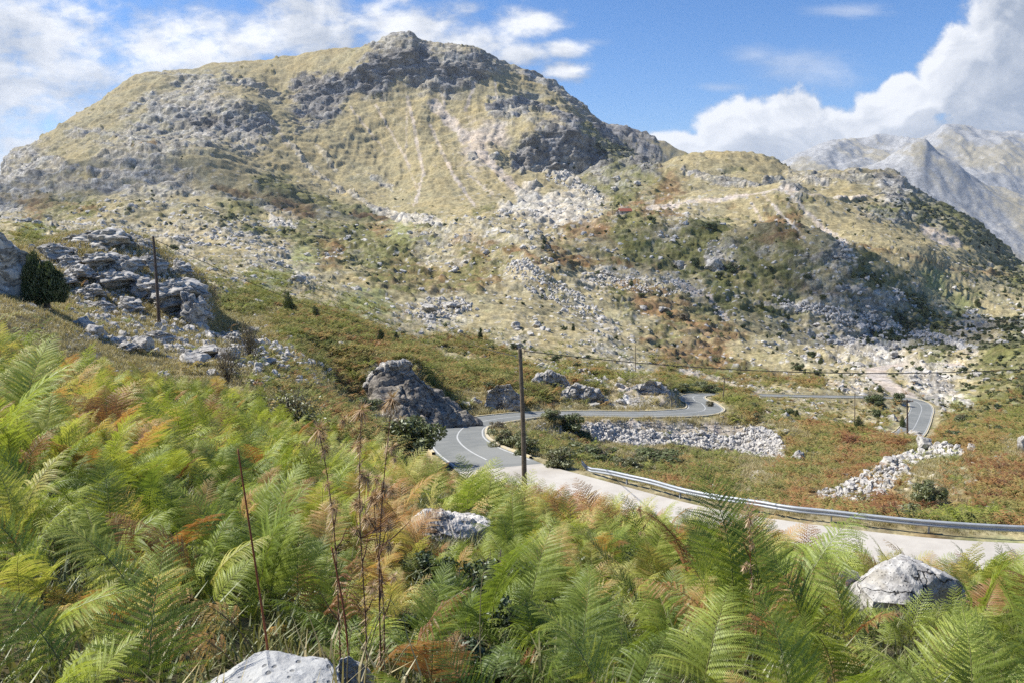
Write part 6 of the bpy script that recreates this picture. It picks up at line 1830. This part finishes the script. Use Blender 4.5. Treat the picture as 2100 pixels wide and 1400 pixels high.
# grass tufts
def tuft_mesh(seed, n=26, h=.32, spr=.16):
    V, T, sh = [], [], []; rg = np.random.default_rng(seed); o = 0
    for k in range(n):
        a = rg.uniform(0, 6.28); b = np.array([rg.normal(0, spr * .5), rg.normal(0, spr * .5), 0]); H = h * rg.uniform(.5, 1.2); ln = rg.uniform(.1, .6)
        d = np.array([math.cos(a), math.sin(a), 0]); s = np.array([-d[1], d[0], 0]) * .006
        p1 = b + d * H * ln * .35 + np.array([0, 0, H * .6]); p2 = b + d * H * ln + np.array([0, 0, H * rg.uniform(.75, 1)])
        V += [b - s, b + s, p1 + s * .8, p1 - s * .8]; T.append([o, o + 1, o + 2, o + 3]); o += 4
        V += [p1 - s * .8, p1 + s * .8, p2 + s * .1, p2 - s * .1]; T.append([o, o + 1, o + 2, o + 3]); o += 4
        sh += [rg.uniform(0, 1)] * 8
    return np_mesh('tuft', np.array(V), T, M_GRASS, {'shade': sh})
TU = [tuft_mesh(3 + k) for k in range(4)]
srct = []
for k in range(4):
    Yk = [2.55, 2.7, 3.0, 2.6][k]; Xk = ([760, 800, 640, 420][k] - 1050) / F * (Yk + .3)
    o = bpy.data.objects.new('grass_tuft', TU[k]); COL.objects.link(o); o.location = (Xk, Yk, ground2(Xk, Yk) - .02); o['tint'] = .6; o.scale = (1, 1, 1.2)
    tag(o, 'thin dry grass tuft beside the smooth boulder at the bottom edge', 'grass tuft', 'dry grass tufts by the bottom boulders'); srct.append(o)
gw = (Ws[..., 0] + .6 * Ws[..., 1] + .25 * Ws[..., 4] + .1) * np.clip(RD - .1, 0, 1) * np.clip((150 - TY) / 60, 0, 1) * (TY > 20) * area * np.clip(50 / TY, .1, 2) ** 1.3
X, Y, Z, i, j = sample(gw, 26000, rg)
s = np.clip(Y / 38, .9, 2.6) * rg.uniform(.6, 1.2, len(X))
t = np.clip(.55 + .2 * fbm(X / 6, Y / 6, 2, 980) - .3 * Ws[i, j, 1] + rg.normal(0, .1, len(X)), 0, 1)
scatter('dry_grass', np.column_stack([X, Y, Z - .02]), np.column_stack([0 * s, 0 * s, rg.uniform(0, 6.28, len(X))]), np.column_stack([s * 1.3, s * 1.3, s * .8]), rg.integers(0, 4, len(X)), t, srct, 'dry straw grass on the verges and stony slopes')
X, Y = bed(1.3, 20.0, 16, rg); Z = bilerp_rows(TZ, X, Y)
px, py = project(X, Y, Z)
pt = project(X, Y, Z + .22)[1]
ok = (np.hypot(X, Y) > 1.2)
for (x0, y0, x1, y1, yb) in CLEAR_VIEW:
    ok &= ~((px > x0 - 5) & (px < x1 + 5) & (Y < yb) & (pt < y1) & (py > y0))
X, Y, Z = X[ok], Y[ok], Z[ok]
t = np.clip(.12 + .3 * fbm(X / 1.5, Y / 1.5, 2, 985) + rg.normal(0, .15, len(X)), 0, .9)
s = rg.uniform(.5, 1.1, len(X))
t = t * .4; s = s * .75
scatter('undergrowth', np.column_stack([X, Y, Z - .02]), np.column_stack([0 * s, 0 * s, rg.uniform(0, 6.28, len(X))]), np.column_stack([s * 1.5, s * 1.5, s]), rg.integers(0, 4, len(X)), t, srct, 'grass and small weeds under the ferns')

# ------------------------------------------------------------------ dried flower stalks and red fern stems
def stalk(px0, Y, top, lean, label, heads, tint_mat, seed):
    rnd = random.Random(seed)
    X = (px0 - 1050) / F * (Y * 1.02 + .3); z = ground2(X, Y)
    a, e = ray(top[0], top[1]); T_ = Vector((a * Y - X, 0, e * Y - z))
    root = empty('dead_stalk', (X, Y, z - .03)); tag(root, label, 'dried plant', 'dried flower stalks standing in the ferns')
    path = [Vector((T_.x * (u ** 1.4) + .015 * math.sin(u * 5 + seed), .02 * math.sin(u * 4), T_.z * u)) for u in [k / 12 for k in range(13)]]
    mesh_obj('stem', *tube(path, [.0042 * (1 - .6 * k / 12) for k in range(13)], 6), tint_mat, root, True)
    V, Tq, sh = [], [], []; o = 0
    rg = np.random.default_rng(seed)
    hl = []
    for h in range(heads):
        u = 1.0 if h == 0 else rg.uniform(.55, .97)
        k = min(int(u * 12), 11); p = path[k].lerp(path[k + 1], u * 12 - k)
        side = Vector((rg.normal(0, .035), rg.normal(0, .03), .02)) if h else Vector((0, 0, 0))
        hl.append((p + side, .036 if h == 0 else rg.uniform(.015, .028)))
    for q in range(70):      # withered leaves clinging to the stem
        u = rg.uniform(.15, 1); k = min(int(u * 12), 11); p = path[k].lerp(path[k + 1], u * 12 - k)
        hl.append((p, .010))
    for (p, r) in hl:
        for q in range(120 if r > .012 else 3):
            d = rg.normal(0, 1, 3); d /= np.linalg.norm(d); L = r * rg.uniform(.8, 1.5) if r > .012 else rg.uniform(.015, .045)
            t = np.cross(d, [0.3, .2, 1]); t /= np.linalg.norm(t)
            b = np.array(p) + (d * r * .3 if r > .012 else 0); tip = b + d * L + np.array([0, 0, -.3 * L])
            V += [b - t * L * .06, b + t * L * .06, tip + t * L * .02, tip - t * L * .02]; Tq.append([o, o + 1, o + 2, o + 3]); o += 4
            sh += [rg.uniform(0, 1)] * 4
    me = np_mesh('flower_head', np.array(V), Tq, M_HEAD, {'shade': sh})
    oh = bpy.data.objects.new('flower_head', me); COL.objects.link(oh); oh.parent = root; oh['tint'] = .5
    for q in range(5):
        u = rg.uniform(.3, .85); k = min(int(u * 12), 11); p = path[k]
        e2 = p + Vector((rg.normal(0, .07), rg.normal(0, .04), rg.uniform(.05, .14)))
        mesh_obj('twig', *tube([p, (p + e2) / 2 + Vector((0, 0, -.01)), e2], [.0035, .0028, .0012], 4), tint_mat, root)
    return root
M_HEAD = leaf_mat('dead flower head', [(0, (.22, .13, .07)), (.5, (.46, .32, .19)), (1, (.55, .43, .29))], .3, .6)
M_RSTEM = surf_mat('dark brown stem', (.10, .045, .03), (.17, .09, .05), 30.0, .7, .2, .001)
M_REDST = surf_mat('reddish fern stem', (.26, .075, .035), (.17, .06, .03), 30.0, .6, .2, .001)
stalk(755, 3.05, (745, 822), 0, 'tallest dried brown stalk with fluffy tan flower head above the ferns', 9, M_RSTEM, 1)
stalk(785, 3.15, (800, 800), 0, 'dried brown stalk with a broad tan head leaning right of the tallest', 10, M_RSTEM, 2)
stalk(722, 3.0, (652, 862), 0, 'dried stalk leaning far left over the ferns', 5, M_RSTEM, 4)
stalk(790, 3.2, (775, 1000), 0, 'medium dried stalk with rusty leaves right of the tall ones', 6, M_RSTEM, 6)
stalk(1545, 4.6, (1540, 1050), 0, 'thin orange dry stalk rising from the ferns in front of the crash barrier', 3, M_REDST, 7)
stalk(1345, 8.5, (1310, 1035), 0, 'dry dark sprig against the pale concrete', 3, M_RSTEM, 8)
for n_, (p0, p1, p2, Y) in enumerate([((545, 1300), (512, 1080), (488, 920), 3.0), ((720, 1390), (705, 1250), (680, 1120), 2.9)]):
    pts = []
    for (x, y) in (p0, p1, p2):
        a, e = ray(x, y); pts.append(Vector((a * Y, Y, e * Y)))
    base = pts[0].copy()
    pts.insert(0, Vector((pts[0].x + .02, pts[0].y, ground2(pts[0].x, pts[0].y))))
    cc = catmull(np.array([list(p) for p in pts]), 8)
    o = mesh_obj('fern_stem', *tube([tuple(c) for c in cc], [.006 * (1 - .5 * k / len(cc)) for k in range(len(cc))], 6), M_REDST, None, True)
    tag(o, ['upright red brown fern stem over the dark gap', 'short dark stem rising beside the smooth boulder'][n_], 'fern stem')
# a few long bare grass stems by the bottom boulder
for k, (x0, tx, ty) in enumerate([(745, 790, 1235), (760, 800, 1320), (775, 835, 1325), (722, 722, 1290), (735, 775, 1260), (410, 395, 1340), (1000, 990, 1180)]):
    Y = 2.7; a0, _ = ray(x0, 1390); a1, e1 = ray(tx, ty); zb = ground2(a0 * Y, Y)
    pts = catmull(np.array([[a0 * Y, Y, zb], [a0 * Y * .6 + a1 * Y * .4 - .02, Y, zb * .45 + e1 * Y * .55], [a1 * Y, Y, e1 * Y], [a1 * Y + .04, Y, e1 * Y - .02]]), 6)
    o = mesh_obj('grass_straw', *tube([tuple(c) for c in pts], [.0025 * (1 - .6 * q / len(pts)) for q in range(len(pts))], 4), M_HEAD2 if 'M_HEAD2' in globals() else M_GRASS, None, True)
    o['tint'] = .7
    tag(o, 'single long pale dry grass stem near the bottom boulders', 'grass straw', 'long dry grass straws')
print('all built', round(time.time() - T0, 1))

# ------------------------------------------------------------------ unseen clouds, added above the frame to cast shade on parts of the hillsides
M_SHADE_CLOUD = bpy.data.materials.new('shade_cloud'); M_SHADE_CLOUD.use_nodes = True
M_SHADE_CLOUD.node_tree.nodes.clear(); w_ = NT(M_SHADE_CLOUD.node_tree)
mx = w_.n('ShaderNodeMixShader', i={0: .19, 1: w_.n('ShaderNodeBsdfTransparent').outputs[0], 2: w_.n('ShaderNodeBsdfDiffuse', i={'Color': (.85, .86, .88, 1)}).outputs[0]})
w_.link(mx.outputs[0], w_.n('ShaderNodeOutputMaterial').inputs[0])
def shade_cloud(px, py, ymin, ymax, rx, ry, rot, label, seed, height=1600):
    g = Vector(at(px, py, ymin, ymax)); t = (height - g.z) / SUN_DIR.z  # set towards the sun so its shade lands on the chosen slope
    c = g + SUN_DIR * t
    bm = bmesh.new(); bmesh.ops.create_icosphere(bm, subdivisions=5, radius=1.0)
    off = Vector((seed * 7.1, seed * 3.3, 0))
    for v in bm.verts:
        p = v.co.copy(); r = 1 + .55 * mnoise.fractal(p * 1.5 + off, .9, 2.0, 5)
        p *= r
        if p.z < -.15: p.z = -.15 + (p.z + .15) * .15
        v.co = Vector((p.x * rx, p.y * ry, p.z * min(rx, ry) * .45))
    me = bpy.data.meshes.new('shade_cloud'); bm.to_mesh(me); bm.free()
    me.polygons.foreach_set('use_smooth', np.ones(len(me.polygons), bool)); me.materials.append(M_SHADE_CLOUD)
    o = bpy.data.objects.new('shade_cloud', me); COL.objects.link(o); o.location = c; o.rotation_euler = (0, 0, rot)
    o['kind'] = 'structure'
shade_cloud(1560, 540, 300, 900, 95, 75, 0, '', 1)
shade_cloud(1850, 610, 300, 900, 70, 55, 0, '', 2)
shade_cloud(590, 420, 900, 1600, 150, 50, -.5, '', 3)
shade_cloud(120, 400, 900, 1800, 170, 60, 0, '', 4)
shade_cloud(2040, 480, 900, 1800, 120, 120, 0, '', 5)

# ------------------------------------------------------------------ the air between: one closed box of even, thin haze
hv, hf = box(3000, 6270, 350, 24000, 13100, 1700)
haze = mesh_obj('haze', hv, hf, None); haze['kind'] = 'stuff'
M_H = bpy.data.materials.new('haze'); M_H.use_nodes = True; M_H.node_tree.nodes.clear(); w_ = NT(M_H.node_tree)
pv = w_.n('ShaderNodeVolumePrincipled', i={'Color': (.80, .88, 1.0, 1), 'Density': 3.4e-5, 'Anisotropy': .2})
w_.link(pv.outputs[0], w_.n('ShaderNodeOutputMaterial').inputs['Volume'])
haze.data.materials.append(M_H)
haze['label'] = 'thin bluish air between the hills'
